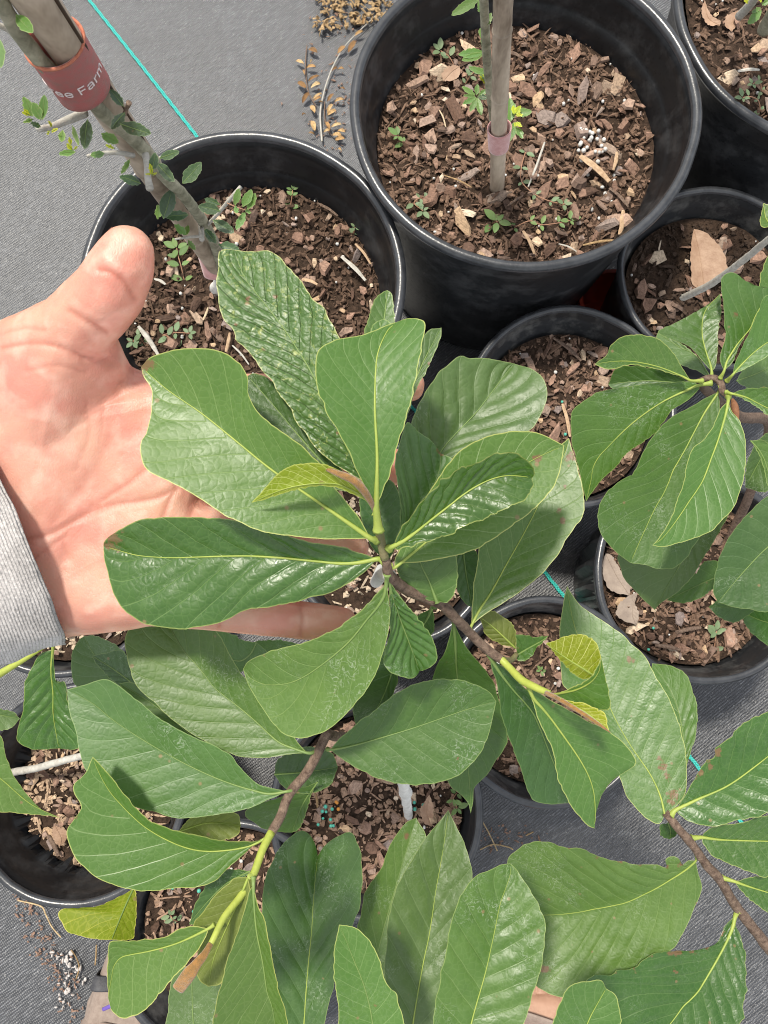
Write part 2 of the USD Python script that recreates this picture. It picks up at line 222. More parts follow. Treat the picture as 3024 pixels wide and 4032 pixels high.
M['tapepale'] = simple('faded_tape', (0.4, 0.16, 0.15), (0.52, 0.27, 0.25), 150, 0.9, 0.5, extra={'sheen_weight': 0.5})
M['tapeedge'] = simple('tape_edge', (0.5, 0.14, 0.08), (0.6, 0.24, 0.15), 500, 0.95, 0.8)
M['print'] = simple('white_print', (0.6, 0.5, 0.48), (0.78, 0.7, 0.68), 500, 0.8, 0.3)
M['skin'] = mat('skin', {'g': ('geometry', {}), 'a': ('attribute', {'attribute': 'leafa'}), 'sa': ('separate_xyz', {}), 'n': ('noise_texture', {'scale': 32.0, 'detail': 4.0, 'roughness': 0.55}), 'r': ('map_range', {'from_min': 0.35, 'from_max': 0.68, 'clamp': True}),
    'c': ('mix_color', {'a': (0.51, 0.275, 0.195), 'b': (0.49, 0.185, 0.14)}), 'n3': ('noise_texture', {'scale': 90.0, 'detail': 3.0}), 'r3': ('map_range', {'from_min': 0.5, 'from_max': 0.72, 'to_max': 0.5, 'clamp': True}), 'c3': ('mix_color', {'b': (0.64, 0.42, 0.33)}),
    'c2': ('mix_color', {'b': (0.36, 0.13, 0.085)}), 'cf': ('math', {'math_type': 'multiply', 'value2': 0.65}), 'ct': ('mix_color', {'b': (0.5, 0.25, 0.15)}),
    'mp': ('mapping', {'scale': (1.0, 0.45, 1.0), 'rotation': (0, 0, 0.25)}), 'v': ('voronoi_texture', {'feature': 'distance_to_edge', 'scale': 900.0}), 'vr': ('map_range', {'from_max': 0.18, 'clamp': True}),
    'n2': ('noise_texture', {'scale': 900.0, 'detail': 3.0}), 'h': ('math', {'math_type': 'multiply_add', 'value2': 0.5}), 'b': ('bump', {'strength': 0.22, 'distance': 0.0004}),
    'p': ('principled_bsdf', {'roughness': 0.47, 'specular_ior_level': 0.42, 'subsurface_weight': 0.22, 'subsurface_scale': 0.004, 'subsurface_radius': (1.0, 0.35, 0.2)})},
    [('a.vector', 'sa.vector'), ('g.position', 'n.vector'), ('n.fac', 'r.value'), ('r.result', 'c.fac'), ('g.position', 'n3.vector'), ('n3.fac', 'r3.value'), ('r3.result', 'c3.fac'), ('c.result', 'c3.a'), ('c3.result', 'ct.a'), ('sa.y', 'ct.fac'),
     ('ct.result', 'c2.a'), ('sa.x', 'cf.value1'), ('cf.value', 'c2.fac'), ('c2.result', 'p.base_color'),
     ('g.position', 'mp.vector'), ('mp.vector', 'v.vector'), ('v.distance', 'vr.value'), ('g.position', 'n2.vector'), ('vr.result', 'h.value1'), ('n2.fac', 'h.value3'), ('h.value', 'b.height'), ('b.normal', 'p.normal')])
M['footskin'] = simple('foot_skin', (0.34, 0.19, 0.125), (0.42, 0.25, 0.17), 60, 0.55, 0.3)
M['nail'] = simple('nail', (0.62, 0.38, 0.31), (0.68, 0.45, 0.38), 60, 0.3, 0.0)
M['sleeve'] = mat('sleeve_knit', {'g': ('geometry', {}), 'a': ('attribute', {'attribute': 'leafa'}), 'w': ('wave_texture', {'bands_direction': 'x', 'scale': 1.0, 'distortion': 1.2, 'detail': 2.0, 'detail_scale': 2.0}),
    'n': ('noise_texture', {'scale': 900.0, 'detail': 4.0, 'roughness': 0.7}), 'nb': ('noise_texture', {'scale': 60.0, 'detail': 4.0}), 'r': ('map_range', {'from_min': 0.32, 'from_max': 0.68, 'clamp': True}), 'c': ('mix_color', {'a': (0.27, 0.25, 0.24), 'b': (0.58, 0.545, 0.52)}),
    'rb': ('map_range', {'from_min': 0.3, 'from_max': 0.7, 'to_min': 0.75, 'to_max': 1.15}), 'vm': ('vector_math', {'math_type': 'scale'}),
    'h': ('math', {'math_type': 'multiply_add', 'value2': 0.7}), 'b': ('bump', {'strength': 0.8, 'distance': 0.0009}), 'p': ('principled_bsdf', {'roughness': 0.9, 'sheen_weight': 0.3, 'specular_ior_level': 0.2})},
    [('a.vector', 'w.vector'), ('g.position', 'n.vector'), ('n.fac', 'r.value'), ('r.result', 'c.fac'), ('g.position', 'nb.vector'), ('nb.fac', 'rb.value'), ('c.result', 'vm.vector1'), ('rb.result', 'vm.scale'), ('vm.vector', 'p.base_color'),
     ('w.fac', 'h.value1'), ('n.fac', 'h.value3'), ('h.value', 'b.height'), ('b.normal', 'p.normal')])
M['suede'] = simple('brown_suede', (0.19, 0.145, 0.12), (0.27, 0.215, 0.18), 120, 0.9, 0.4)
M['strap'] = simple('black_strap', (0.03, 0.03, 0.035), (0.06, 0.06, 0.065), 120, 0.6, 0.4)
M['purple'] = simple('purple_trim', (0.1, 0.06, 0.28), (0.14, 0.09, 0.36), 120, 0.6, 0.2)
M['teal'] = simple('teal_yarn', (0.02, 0.36, 0.31), (0.06, 0.5, 0.44), 500, 0.5, 0.3)
# woven ground cloth: two crossing sets of tapes, lines at the angle of the teal yarn
LA = G(345, 0, 0); LB = G(2740, 3010, 0); ang = math.atan2(LB[1] - LA[1], LB[0] - LA[0])
M['cloth'] = mat('ground_cloth', {'g': ('geometry', {}), 'mp': ('mapping', {'rotation': (0, 0, -ang)}), 
    'wx': ('wave_texture', {'bands_direction': 'x', 'scale': 78.0, 'distortion': 2.2, 'detail': 3.0, 'detail_scale': 1.5}), 'wxr': ('map_range', {'from_min': 0.15, 'from_max': 0.85, 'to_min': 0.05, 'to_max': 1.1, 'clamp': True}), 'cm': ('math', {'math_type': 'multiply'}), 'wy': ('wave_texture', {'bands_direction': 'y', 'scale': 110.0, 'distortion': 1.2, 'detail': 2.0}), 'wm': ('math', {'math_type': 'multiply'}),
    'mp2': ('mapping', {'scale': (2.6, 0.5, 1.0)}), 'n': ('noise_texture', {'scale': 95.0, 'detail': 6.0, 'roughness': 0.9}), 'r': ('map_range', {'from_min': 0.45, 'from_max': 0.64, 'clamp': True}),
    'nb': ('noise_texture', {'scale': 5.0, 'detail': 5.0, 'roughness': 0.6}), 'rb': ('map_range', {'from_min': 0.3, 'from_max': 0.7, 'to_min': 0.6, 'to_max': 1.4}),
    'c': ('mix_color', {'a': (0.007, 0.008, 0.011), 'b': (0.12, 0.124, 0.134)}), 'sp': ('voronoi_texture', {'feature': 'f1', 'scale': 150.0}), 'spr': ('map_range', {'from_min': 0.05, 'from_max': 0.2, 'to_min': 0.4, 'to_max': 0.0, 'clamp': True}), 'cs': ('mix_color', {'b': (0.4, 0.39, 0.37)}), 'vm': ('vector_math', {'math_type': 'scale'}),
    'h': ('math', {'math_type': 'multiply_add', 'value2': 0.6}), 'b': ('bump', {'strength': 0.7, 'distance': 0.0012}), 'p': ('principled_bsdf', {'roughness': 0.38, 'specular_ior_level': 0.9})},
    [('g.position', 'mp.vector'), ('mp.vector', 'wx.vector'), ('mp.vector', 'wy.vector'), ('wx.fac', 'wm.value1'), ('wy.fac', 'wm.value2'), ('mp.vector', 'mp2.vector'), ('mp2.vector', 'n.vector'), ('n.fac', 'r.value'), ('wx.fac', 'wxr.value'), ('wxr.result', 'cm.value1'), ('r.result', 'cm.value2'), ('cm.value', 'c.fac'),
     ('g.position', 'nb.vector'), ('nb.fac', 'rb.value'), ('g.position', 'sp.vector'), ('sp.distance', 'spr.value'), ('c.result', 'cs.a'), ('spr.result', 'cs.fac'), ('cs.result', 'vm.vector1'), ('rb.result', 'vm.scale'), ('vm.vector', 'p.base_color'),
     ('wm.value', 'h.value1'), ('n.fac', 'h.value3'), ('h.value', 'b.height'), ('b.normal', 'p.normal')])

# ---------------------------------------------------------------- ground cloth and its teal yarns
ground = tag(UsdGeom.Xform.Define(stage, unique('/World', 'ground')).GetPrim(), kind='structure')
g = np.linspace(-1, 1, 61); g = np.sign(g) * (np.abs(g) ** 3 * 40 + np.abs(g) * 2)
gx, gy = np.meshgrid(g, g, indexing='ij')
gz = np.where(np.hypot(gx, gy) < 2.5, 0.005 * (meshkit.fbm(np.stack([gx * 5, gy * 5, gx * 0], -1), 3, 3) - .5), 0)
i, j = np.meshgrid(np.arange(60), np.arange(60), indexing='ij'); k = i * 61 + j
obj('ground_cloth', (np.stack([gx, gy, gz], -1).reshape(-1, 3), np.stack([k, k + 61, k + 62, k + 1], -1).reshape(-1, 4)), M['cloth'], ground, True)
def yarn(a, b):
    a, b = a.copy(), b.copy(); L = np.linalg.norm(b - a); t = (b - a) / L; nrm = np.array([-t[1], t[0], 0]); ms = []
    n = int(L / 0.0042)
    for q in range(n):
        for s in (-1, 1):
            c = a + t * (q + (0.5 if s > 0 else 0)) * L / n + nrm * (s * 0.0014 + .0016 * math.sin(q * .021) + .0004 * math.sin(q * 1.3)) + np.array([0, 0, 0.0042])
            u_ = t * 0.0021 + nrm * s * 0.0006; w_ = nrm * 0.0013
            v = [c - u_ - w_, c + u_ - w_, c + u_ + w_, c - u_ + w_, c - w_ * .2 + [0, 0, 0.0012]]
            ms.append((np.array(v), np.array([[0, 1, 4], [1, 2, 4], [2, 3, 4], [3, 0, 4]])))
    obj('teal_yarn', join(ms), M['teal'], ground, False)
dl = (LB - LA) / np.linalg.norm(LB - LA)
yarn(LA - dl * 0.25, LB + dl * 0.3)
off = G(0, 1262, 0) - LA; nl = np.array([-dl[1], dl[0], 0]); o2 = nl * (off @ nl)
yarn(LA + o2 - dl * .3, LB + o2 + dl * 0.2)

# ---------------------------------------------------------------- pots and potting mix
def lathe(prof, seg=120, ribs=None, dent=0.0024, seed=0):
    prof = np.asarray(prof, float); th = np.linspace(0, 2 * np.pi, seg, endpoint=False); n = len(prof)
    r = prof[:, 0][:, None] * np.ones(seg); z = prof[:, 1][:, None] * np.ones(seg)
    d = (meshkit.fbm(np.stack([np.cos(th) * 1.6 + 5, np.sin(th) * 1.6 + seed * 3.1, 0 * th], -1), 3, seed) - .5) * 2 * dent
    r = r + d * (0.4 + z / max(prof[:, 1].max(), .01))
    if ribs is not None: r = r + ribs(th[None], z)
    V = np.stack([r * np.cos(th), r * np.sin(th), z], -1).reshape(-1, 3)
    i, j = np.meshgrid(np.arange(n - 1), np.arange(seg), indexing='ij'); j2 = (j + 1) % seg
    return V, np.stack([i * seg + j, i * seg + j2, (i + 1) * seg + j2, (i + 1) * seg + j], -1).reshape(-1, 4)
def pot(name, x, y, h, r, label, ribbed=False, seed=0, floor=0.05, big=False, tilt=(0, 0)):
    t = thing(name, label, 'plant pot', 'black plastic nursery pots standing on the ground cloth')
    rb = r * 0.80; w = 0.0022; lip = 0.0068 if big else 0.0052
    ro = lambda z: rb + (r - 0.010 - rb) * z / h
    steps_o = [(0.0, 0.0015), (rb - .004, 0.0015), (rb, 0.006)] + [(ro(z), z) for z in np.linspace(.02, h - .055, 6)] + [(ro(h - .05), h - .05), (ro(h - .05) + .004, h - .046), (r - .0075, h - .02), (r - .005, h - lip * 1.9)]
    steps_i = [(r - .0075, h - lip * 1.9), (r - .0115, h - .018), (r - .0135, h - .024), (r - .0145, h - .036), (r - .0185, h - .041), (r - .0195, h - .055), (r - .0235, h - .06)] + [(ro(z) - .0155, z) for z in np.linspace(h - .075, floor, 5)] + [(0.0, floor - .002)]
    rf = None
    if ribbed:
        rf = lambda th, z: 0.0065 * np.clip(np.sin(th * 24) * 2, -1, 1) * np.clip((h - .065 - z) / .01, 0, 1) * (z > .02)
    shift = lambda vf: (vf[0] @ np.array([[1, 0, math.sin(tilt[0])], [0, 1, math.sin(tilt[1])], [0, 0, 1]]) + np.array([x, y, 0]), vf[1])
    obj('wall', shift(lathe(steps_o + steps_i, 144, rf, seed=seed)), M['potdusty' if not big and seed not in (8,) else 'pot'], t, 35)
    a = np.linspace(-0.6 * np.pi, 1.55 * np.pi, 15)
    roll = [(r - lip + lip * math.cos(q), h - lip + lip * math.sin(q)) for q in a]
    obj('rim', shift(lathe(roll, 144, None, seed=seed)), M['potrim'], t, 60)
    return t
def chip(size, flat=0.22, elong=1.0, r=None):
    """an irregular flake of bark, about 20 triangles"""
    n = int(r.integers(5, 7)); th = np.sort(r.uniform(0, 2 * np.pi, n)) * .35 + np.linspace(0, 2 * np.pi, n, endpoint=False) * .65 + .4
    rad = r.uniform(.65, 1.1, n) * size / 2
    p = np.stack([rad * np.cos(th) * elong, rad * np.sin(th) / max(elong, 1) ** .6], 1); tk = size * flat * r.uniform(.6, 1.3)
    top = np.column_stack([p * r.uniform(.7, .95, (n, 1)), tk / 2 + r.uniform(-.25, .25, n) * tk]); bot = np.column_stack([p, -tk / 2 + r.uniform(-.2, .2, n) * tk])
    V = np.vstack([top, bot]); k = np.arange(n); k2 = (k + 1) % n
    F = [[0, q, q + 1] for q in range(1, n - 1)] + [[n, n + q + 1, n + q] for q in range(1, n - 1)]
    F += [[a + n, b + n, b] for a, b in zip(k, k2)] + [[a + n, b, a] for a, b in zip(k, k2)]
    return V, np.array(F)
def rot(r, tilt):
    a, b, c = r.uniform(0, 2 * np.pi), r.normal(0, tilt), r.normal(0, tilt)
    return trimesh.transformations.euler_matrix(b, c, a)[:3, :3]
def mix(x, y, z, r, label, nbig, nsmall, seed, big=(.011, .03), group='bark potting mix inside the nursery pots', slope=0.006, perlite=20, inside=None):
    q = np.random.default_rng(seed); t = thing('potting_mix', label, 'potting mix', group)
    n = 40; rr = np.linspace(0, 1, 22)[:, None] * r; th = np.linspace(0, 2 * np.pi, n, endpoint=False)[None]
    X, Y = rr * np.cos(th), rr * np.sin(th); hz = lambda X, Y: z + slope * 2 * (meshkit.fbm(np.stack([X * 14 + seed, Y * 14, X * 0], -1), 3, seed) - .5) + 0.010 * np.clip(np.hypot(X, Y) / r - .8, 0, 1)
    Z = hz(X, Y) + 0.004 * (meshkit.fbm(np.stack([X * 120, Y * 120, X * 0], -1), 2, seed) - .5)
    i, j = np.meshgrid(np.arange(21), np.arange(n), indexing='ij'); j2 = (j + 1) % n
    obj('soil', (np.stack([X + x, Y + y, Z], -1).reshape(-1, 3), np.stack([i * n + j, (i + 1) * n + j, (i + 1) * n + j2, i * n + j2], -1).reshape(-1, 4)), M['soil'], t, True)
    def spot(s):
        while True:
            p = q.uniform(-1, 1, 2)
            if p @ p < 1:
                p = p * (r - s * .45)
                return p, hz(p[0], p[1])
    small = []
    for _ in range(nsmall):
        s = .0022 + .0095 * q.uniform(0, 1) ** 1.8; (a, b), c = spot(s); el = q.choice([1, 1, 1.4, 2.2, 3.6])
        v, f = chip(s, .3 if el < 3 else .12, el, q); v = v @ rot(q, .5).T + [x + a, y + b, c + q.uniform(0, .005)]; small.append((v, f))
    obj('bark_fines', join(small), M['chipdark'], t, False, kind='stuff')
    for _ in range(nbig):
        s = big[0] * .85 + (big[1] - big[0]) * q.uniform(0, 1) ** 3; (a, b), c = spot(s); el = q.choice([1, 1, 1.2, 1.6, 2.1])
        v, f = chip(s, q.choice([.08, .14, .25]), el, q); v = v @ rot(q, .38).T + [x + a, y + b, c + q.uniform(.002, .009)]
        obj('bark_chip', (v, f), M['chip'], t, False)
    for _ in range(perlite):
        s = q.uniform(.0012, .0028); (a, b), c = spot(s)
        ic = trimesh.creation.icosphere(1, s); obj('perlite_bead', (ic.vertices * q.uniform(.8, 1.2, 3) + [x + a, y + b, c + .004], ic.faces), M['perlite'], t, True)
    return t, hz
POTS = {  # x, y, rim height, rim radius, soil level, soil radius, big chips, fines
 'P1': (0.1786, 0.6662, .38, .2234, .292, .190, 290, 3600), 'P2': (-.180, .4523, .342, .2082, .258, .178, 270, 2800),
 'P3': (.4680, .5065, .24, .1385, .190, .115, 90, 900), 'P4': (.2559, .3173, .24, .1440, .192, .120, 140, 1300), 'P5': (.4177, .0840, .24, .1397, .185, .116, 170, 1500),
 'P6': (.2105, -.0752, .24, .1345, .188, .112, 90, 1100), 'P7': (.0120, .1283, .24, .1365, .198, .116, 60, 600), 'P8': (-.0098, -.2080, .24, .1350, .194, .113, 120, 1100),
 'P9': (-.3840, -.1900, .24, .1370, .160, .108, 110, 900), 'P11': (-.425, .092, .24, .1385, .200, .118, 90, 700), 'P12': (-.1950, -.3560, .24, .1380, .185, .113, 70, 700), 'P15': (float(G(3690, 3320, .2)[0]) + .01, float(G(3690, 3320, .2)[1]), .24, .14, .195, .115, 40, 400), 'P14': (.6165, .8532, .34, .2234, .326, .205, 240, 2200)}
PL = {'P15': 'black pot off the lower right edge holding the bitten pawpaw branch', 'P1': 'large black pot holding the single upright bamboo cane near the top edge', 'P2': 'large black pot behind the thumb with the leaning holly trunk',
 'P3': 'black pot between the large staked pot and the right edge, a tan dead leaf inside', 'P4': 'black pot directly below the large staked pot, half covered by crinkled leaves',
 'P5': 'ribbed black pot at the right edge with greyish curled dead leaves on its mix', 'P6': 'black pot behind the curled yellow shoot, its front rim over bare ground cloth',
 'P7': 'black pot hidden under the whorl of leaves above the hand, glossy rim showing', 'P8': 'black pot under the bottom centre leaves with a knobby white trunk',
 'P9': 'deep ribbed black pot in the lower left corner, mostly empty below its rim', 'P11': 'black pot at the left edge just below the grey sleeve',
 'P12': 'black pot under the lower left shoot, pale clover in its shade', 'P14': 'black pot with a creased rim in the upper right corner, filled to the brim'}
ML = {'P15': 'bark mix off the lower right edge under the bitten pawpaw branch', 'P1': 'brown bark mix with a heap of white beads around the bamboo stake', 'P2': 'brown bark mix behind the thumb around the holly trunk', 'P3': 'coarse bark mix under the tan dead leaf by the right edge',
 'P4': 'reddish bark mix in the pot below the large staked pot', 'P5': 'bark mix with greyish dead leaves at the right edge', 'P6': 'dark shaded bark mix behind the curled yellow shoot', 'P7': 'bark mix glimpsed under the leaf whorl above the hand',
 'P8': 'bark mix with teal grains around the knobby white trunk', 'P9': 'sunken bark mix in the lower left ribbed pot', 'P11': 'bark mix at the left edge below the grey sleeve', 'P12': 'dark bark mix with pale clover under the lower left shoot', 'P14': 'bark mix filling the upper right corner pot to its brim'}
HZ, MIX = {}, {}
for n_, (k, v) in enumerate(sorted(POTS.items(), key=lambda kv: kv[0] == 'P15')):
    pot('nursery_pot', v[0], v[1], v[2], v[3], PL[k], ribbed=k in ('P5', 'P9', 'P12', 'P6'), seed=n_, big=k in ('P1', 'P2', 'P14'), floor=.05)
    MIX[k], HZ[k] = mix(v[0], v[1], v[4], v[5], ML[k], v[6], v[7], 100 + n_, big=(.012, .034) if k in ('P3', 'P1', 'P14') else (.010, .027), perlite={'P1': 40, 'P2': 40, 'P14': 25}.get(k, 12))
# white bead heap, teal and orange grains
q = np.random.default_rng(5); ic = trimesh.creation.icosphere(1, 1)
for a in range(26):
    p = G(2325 + q.normal(0, 38), 570 + q.normal(0, 42), .297); s = q.uniform(.0020, .0036)
    obj('fertiliser_bead', (ic.vertices * s + p + [0, 0, q.uniform(0, .005)], ic.faces), M['perlite'], MIX['P1'], True)
for (k, px, py, sp, n_, mt) in (('P8', 1300, 3195, 30, 9, 'prill'), ('P8', 1320, 3140, 25, 3, 'prillo'), ('P8', 1640, 3170, 20, 5, 'prill'), ('P4', 2140, 1660, 80, 6, 'prill'), ('P5', 2600, 2480, 120, 5, 'prill'), ('P12', 760, 3560, 60, 5, 'prill')):
    for a in range(n_):
        p = G(px + q.normal(0, sp), py + q.normal(0, sp), POTS[k][4] + .010)
        obj('fertiliser_grain', (ic.vertices * q.uniform(.0018, .0028) + p, ic.faces), M[mt], MIX[k], True)
for (k, a, b, c, d, w, mt) in (('P1', 2145, 560, 2080, 735, .0016, 'greywood'), ('P1', 2285, 615, 2400, 715, .0062, 'splinter'), ('P1', 2400, 740, 2475, 815, .003, 'bark'), ('P1', 1748, 690, 1858, 738, .0014, 'straw'), ('P1', 2455, 830, 2440, 925, .004, 'splinter'), ('P1', 2000, 810, 2060, 770, .0016, 'bark'), ('P1', 2295, 965, 2420, 945, .0018, 'straw'),
    ('P1', 2430, 600, 2415, 670, .003, 'splinter'), ('P1', 1728, 430, 1755, 500, .0014, 'straw'), ('P1', 2060, 910, 2105, 1000, .003, 'splinter'), ('P1', 2270, 990, 2200, 960, .0013, 'greywood'), ('P1', 1985, 200, 2060, 230, .003, 'bark'), ('P2', 545, 1285, 628, 1405, .0036, 'greywood'), ('P2', 1345, 1010, 1440, 1105, .0036, 'greywood'), ('P2', 608, 1098, 652, 1120, .0022, 'greywood'), ('P2', 1190, 1100, 1250, 1120, .003, 'splinter'),
    ('P2', 890, 1385, 905, 1310, .0024, 'splinter'), ('P2', 915, 1360, 980, 1435, .0016, 'greywood'), ('P2', 1250, 800, 1330, 850, .0026, 'bark'), ('P2', 1400, 960, 1460, 1040, .0022, 'splinter'), ('P2', 800, 1260, 820, 1210, .0014, 'straw'), ('P4', 2215, 1590, 2245, 1720, .003, 'splinter'), ('P4', 2180, 1330, 2290, 1420, .0035, 'bark'), ('P5', 2660, 2490, 2760, 2470, .003, 'bark'), ('P5', 2580, 2540, 2680, 2560, .003, 'bark'), ('P8', 1240, 3120, 1250, 3180, .0015, 'straw'), ('P9', 190, 3290, 230, 3370, .003, 'bark'), ('P14', 2905, 280, 2990, 275, .003, 'greywood')):
    z_ = POTS[k][4] + .012; p0, p1 = G(a, b, z_), G(c, d, z_ + .002); pm = (p0 + p1) / 2 + [0.001, .001, .001]
    obj('wood_splinter', tube([p0, pm, p1], [w * .7, w, w * .6], 6, n=8, bump=.35, flat=.5), M[mt], MIX[k], False)
# a slip of red plastic between the pots
v, f = lathe([(0, .002), (.03, .002), (.038, .10), (.0405, .1), (.0405, .106), (.036, .106), (.029, .02), (0, .02)], 40)
t = thing('red_pot', 'small dark red pot squeezed in the shade between three black pots', 'plant pot')
p = G(2405, 1190, .1); obj('wall', (v * [1.3, 1.3, 1] + [p[0], p[1], 0], f), M['redplastic'], t, 40)

# ---------------------------------------------------------------- leaves
def grid_faces(ns, nt):
    i, j = np.meshgrid(np.arange(ns - 1), np.arange(nt - 1), indexing='ij'); k = i * nt + j
    return np.stack([k, k + nt, k + nt + 1, k + 1], -1).reshape(-1, 4)
def blade(A, mid, B, d0, d1, k=(.32, .32), arc=0.0, bump=0.0009, nv=9, ns=72, nt=33, spots=(), seed=0, slant=.22, curl=0.0, wav=0.0, ed=6.0, dm=None, dA=None, dB=None):
    """a leaf: base..tip lists of photo pixels for its two edges and midrib, with distances d0 (base) to d1 (tip); k raises the edges, arc bows the midrib"""
    base, tip = mid[0], mid[-1]; bump = bump * .5 if bump < .0013 else bump * .66
    rs = lambda P: smoothpath(P, ns)
    a, m_, b = rs([base] + list(A) + [tip]), rs(mid), rs([base] + list(B) + [tip])
    sN = np.linspace(0, 1, ns)[:, None]; jit = lambda q_, o: q_ + (np.stack([meshkit.fbm(np.concatenate([sN * 26 + o, sN * 0 + seed * 1.7 + k_, sN * 0], 1), 3, 11) for k_ in (0, 9)], 1) - .5) * 2 * ed * np.sin(np.pi * sN) ** .4
    a, b = jit(a, 0.0), jit(b, 50.0)
    s = np.linspace(0, 1, ns)[:, None]; tt = np.linspace(-1, 1, nt)[None]; at = np.abs(tt)
    E = np.where(tt[..., None] < 0, a[:, None], b[:, None]); P = m_[:, None] + (E - m_[:, None]) * at[..., None]
    if dm is None: dmid = d0 + (d1 - d0) * s - arc * 4 * s * (1 - s)
    else: dmid = np.interp(s, np.linspace(0, 1, len(dm)), dm)
    wA = np.linalg.norm(a - m_, axis=1)[:, None] * dmid / FPX; wB = np.linalg.norm(b - m_, axis=1)[:, None] * dmid / FPX
    w = np.where(tt < 0, wA, wB); kk = np.where(tt < 0, k[0], k[1])
    D = dmid - kk * w * at ** 1.25 + curl * w * at ** 4
    if dA is not None:
        eA = np.interp(s, np.linspace(0, 1, len(dA)), dA); D = np.where(tt < 0, dmid + (eA - dmid) * at, D)
    if dB is not None:
        eB = np.interp(s, np.linspace(0, 1, len(dB)), dB); D = np.where(tt > 0, dmid + (eB - dmid) * at, D)
    env = np.sin(np.pi * np.clip(s, 0, 1)) ** .5
    if wav: D = D + wav * np.sin(s * 19 + seed + (tt > 0) * 2) * at ** 2 * env
    X = W(P[..., 0], P[..., 1], D)
    phase = nv * (s * 1.0 - slant * at ** .9 * (0.6 + .4 * env)) + (tt > 0) * .45 + 20.0
    nrm = np.cross(np.gradient(X, axis=0), np.gradient(X, axis=1)); ln = np.linalg.norm(nrm, axis=-1, keepdims=True); nrm = nrm / np.maximum(ln, 1e-12)
    flip = np.sign((nrm * (CC - X)).sum(-1).mean()) or 1; nrm *= flip
    rel = (np.abs(np.sin(np.pi * (phase + .35 * (meshkit.noise(X * 60 + seed) - .5)))) ** .6 - .5) * (.55 + .7 * meshkit.noise(X * 38 + 3 * seed)) * np.clip(at * 6, 0, 1) * np.clip((1 - at) * 5, 0, 1)
    lump = meshkit.fbm(X * 170 + seed, 3, seed) - .5; big = meshkit.fbm(X * 45 + seed, 2, seed + 9) - .5
    X = X + nrm * (env * (bump * rel + bump * 1.1 * lump * np.clip((1 - at) * 6, .25, 1) + (.0026 * big * min(1, bump / .0011) * at) * env))[..., None]
    leafa = np.stack([np.broadcast_to(tt, phase.shape), phase, np.broadcast_to(s, phase.shape)], -1)
    emm = (1 - at) * w * 1000 + 3 * np.clip((.02 - np.minimum(s, 1 - s)), 0, 1)
    emm = np.minimum(emm, 99)
    br = np.zeros(phase.shape)
    for (x, y, r) in spots: br = np.maximum(br, np.clip(1.0 - np.hypot(P[..., 0] - x, P[..., 1] - y) / r * .7, 0, .8))
    leafb = np.stack([at * w * 1000, emm, br], -1)
    F = grid_faces(ns, nt)
    if flip > 0: pass
    F = F if flip > 0 else F[:, ::-1]
    return X.reshape(-1, 3), F, leafa.reshape(-1, 3), leafb.reshape(-1, 3), X[:, nt // 2], nrm[:, nt // 2]
NL = [0]
def leaf(plant, stalk, mid, A, B, d0, d1, kind='mid', rib=None, name='leaf', rw=1.0, label=None, **kw):
    NL[0] += 1; kw.setdefault('seed', NL[0])
    if SC != 1:
        d0, d1 = float(deep(d0)), float(deep(d1))
        for q_ in ('dm', 'dA', 'dB'):
            if kw.get(q_) is not None: kw[q_] = list(deep(kw[q_]))
    v, f, la, lb, ml, mn = blade(A, mid, B, d0, d1, **kw)
    # faces with the mean normal towards the light side
    o = obj(name, (v, f), LM.get(kind) or M[kind], plant, True, {'leafa': la, 'leafb': lb}, label=label)
    rib = rib or ('midrib' if kind in ('pale', 'gloss', 'yellow', 'olive') else 'midrib_dull')
    path = ml[::6] + mn[::6] * .00015; path = np.vstack([path, ml[-3:-2]])
    s = d0 / .3; n = len(path); rad = np.linspace(.00048, .00008, n) * min(1.25, max(.9, s ** .5)) * rw
    if stalk is not None:
        st = np.asarray(stalk, float).reshape(-1, 3); sp = WS(st[:, 0], st[:, 1], st[:, 2])
        path = np.vstack([sp, sp[-1:] * .75 + path[:1] * .25, path]); rad = rad * np.r_[np.linspace(1.7, 1, 4), np.ones(max(0, n - 4))][:n]; b_ = .0010 * rw * min(1.5, max(1, s)); rad = np.r_[np.full(len(sp), b_ * 1.5), b_ * 1.05, rad]
    obj('midrib', tube(path, rad, 8, bump=0), M[rib], o, True)
    return o
def pts(*a): return [tuple(a[i:i + 2]) for i in range(0, len(a), 2)]

pawA = thing('pawpaw_sapling', 'young pawpaw whose leaf whorl lies across the open palm', 'sapling', 'potted pawpaw saplings')
# main whorl
leaf(pawA, (1484, 2128, .277), pts(1458,2119,1300,2010,1075,1854,930,1737,793,1627,660,1535,556,1444), pts(1413,2037,1367,1982,1312,1909,1258,1827,1176,1745,1075,1672,1012,1617,977,1545,971,1481,939,1426,875,1385,775,1371,674,1380,592,1408),
     pts(1404,2123,1276,2121,1130,2110,1003,2082,875,2023,766,1950,638,1882,574,1845,554,1781,558,1736,579,1699,597,1617,597,1535,565,1481), .274, .278, 'pale', k=(.48, .22), arc=.006, bump=.0007, nv=11, ns=90, nt=41, rw=1.3, spots=[(575, 1440, 40)])
leaf(pawA, (1512, 2210, .282), pts(1486,2201,1358,2219,1139,2199,1000,2190,875,2190,674,2196,547,2187,474,2169,407,2150), pts(1422,2178,1322,2146,1167,2119,993,2064,820,2038,693,2034,583,2039,510,2064,447,2100,412,2130),
     pts(1422,2265,1312,2328,1203,2360,1094,2383,966,2406,875,2447,756,2470,656,2472,565,2451,492,2406,447,2337,424,2265,410,2201), .284, .297, 'gloss', k=(.6, .05), ed=9, arc=.004, bump=.0015, nv=9, ns=90, nt=41, curl=.1, rw=1.2, spots=[(440, 2130, 50)], rib='midrib')
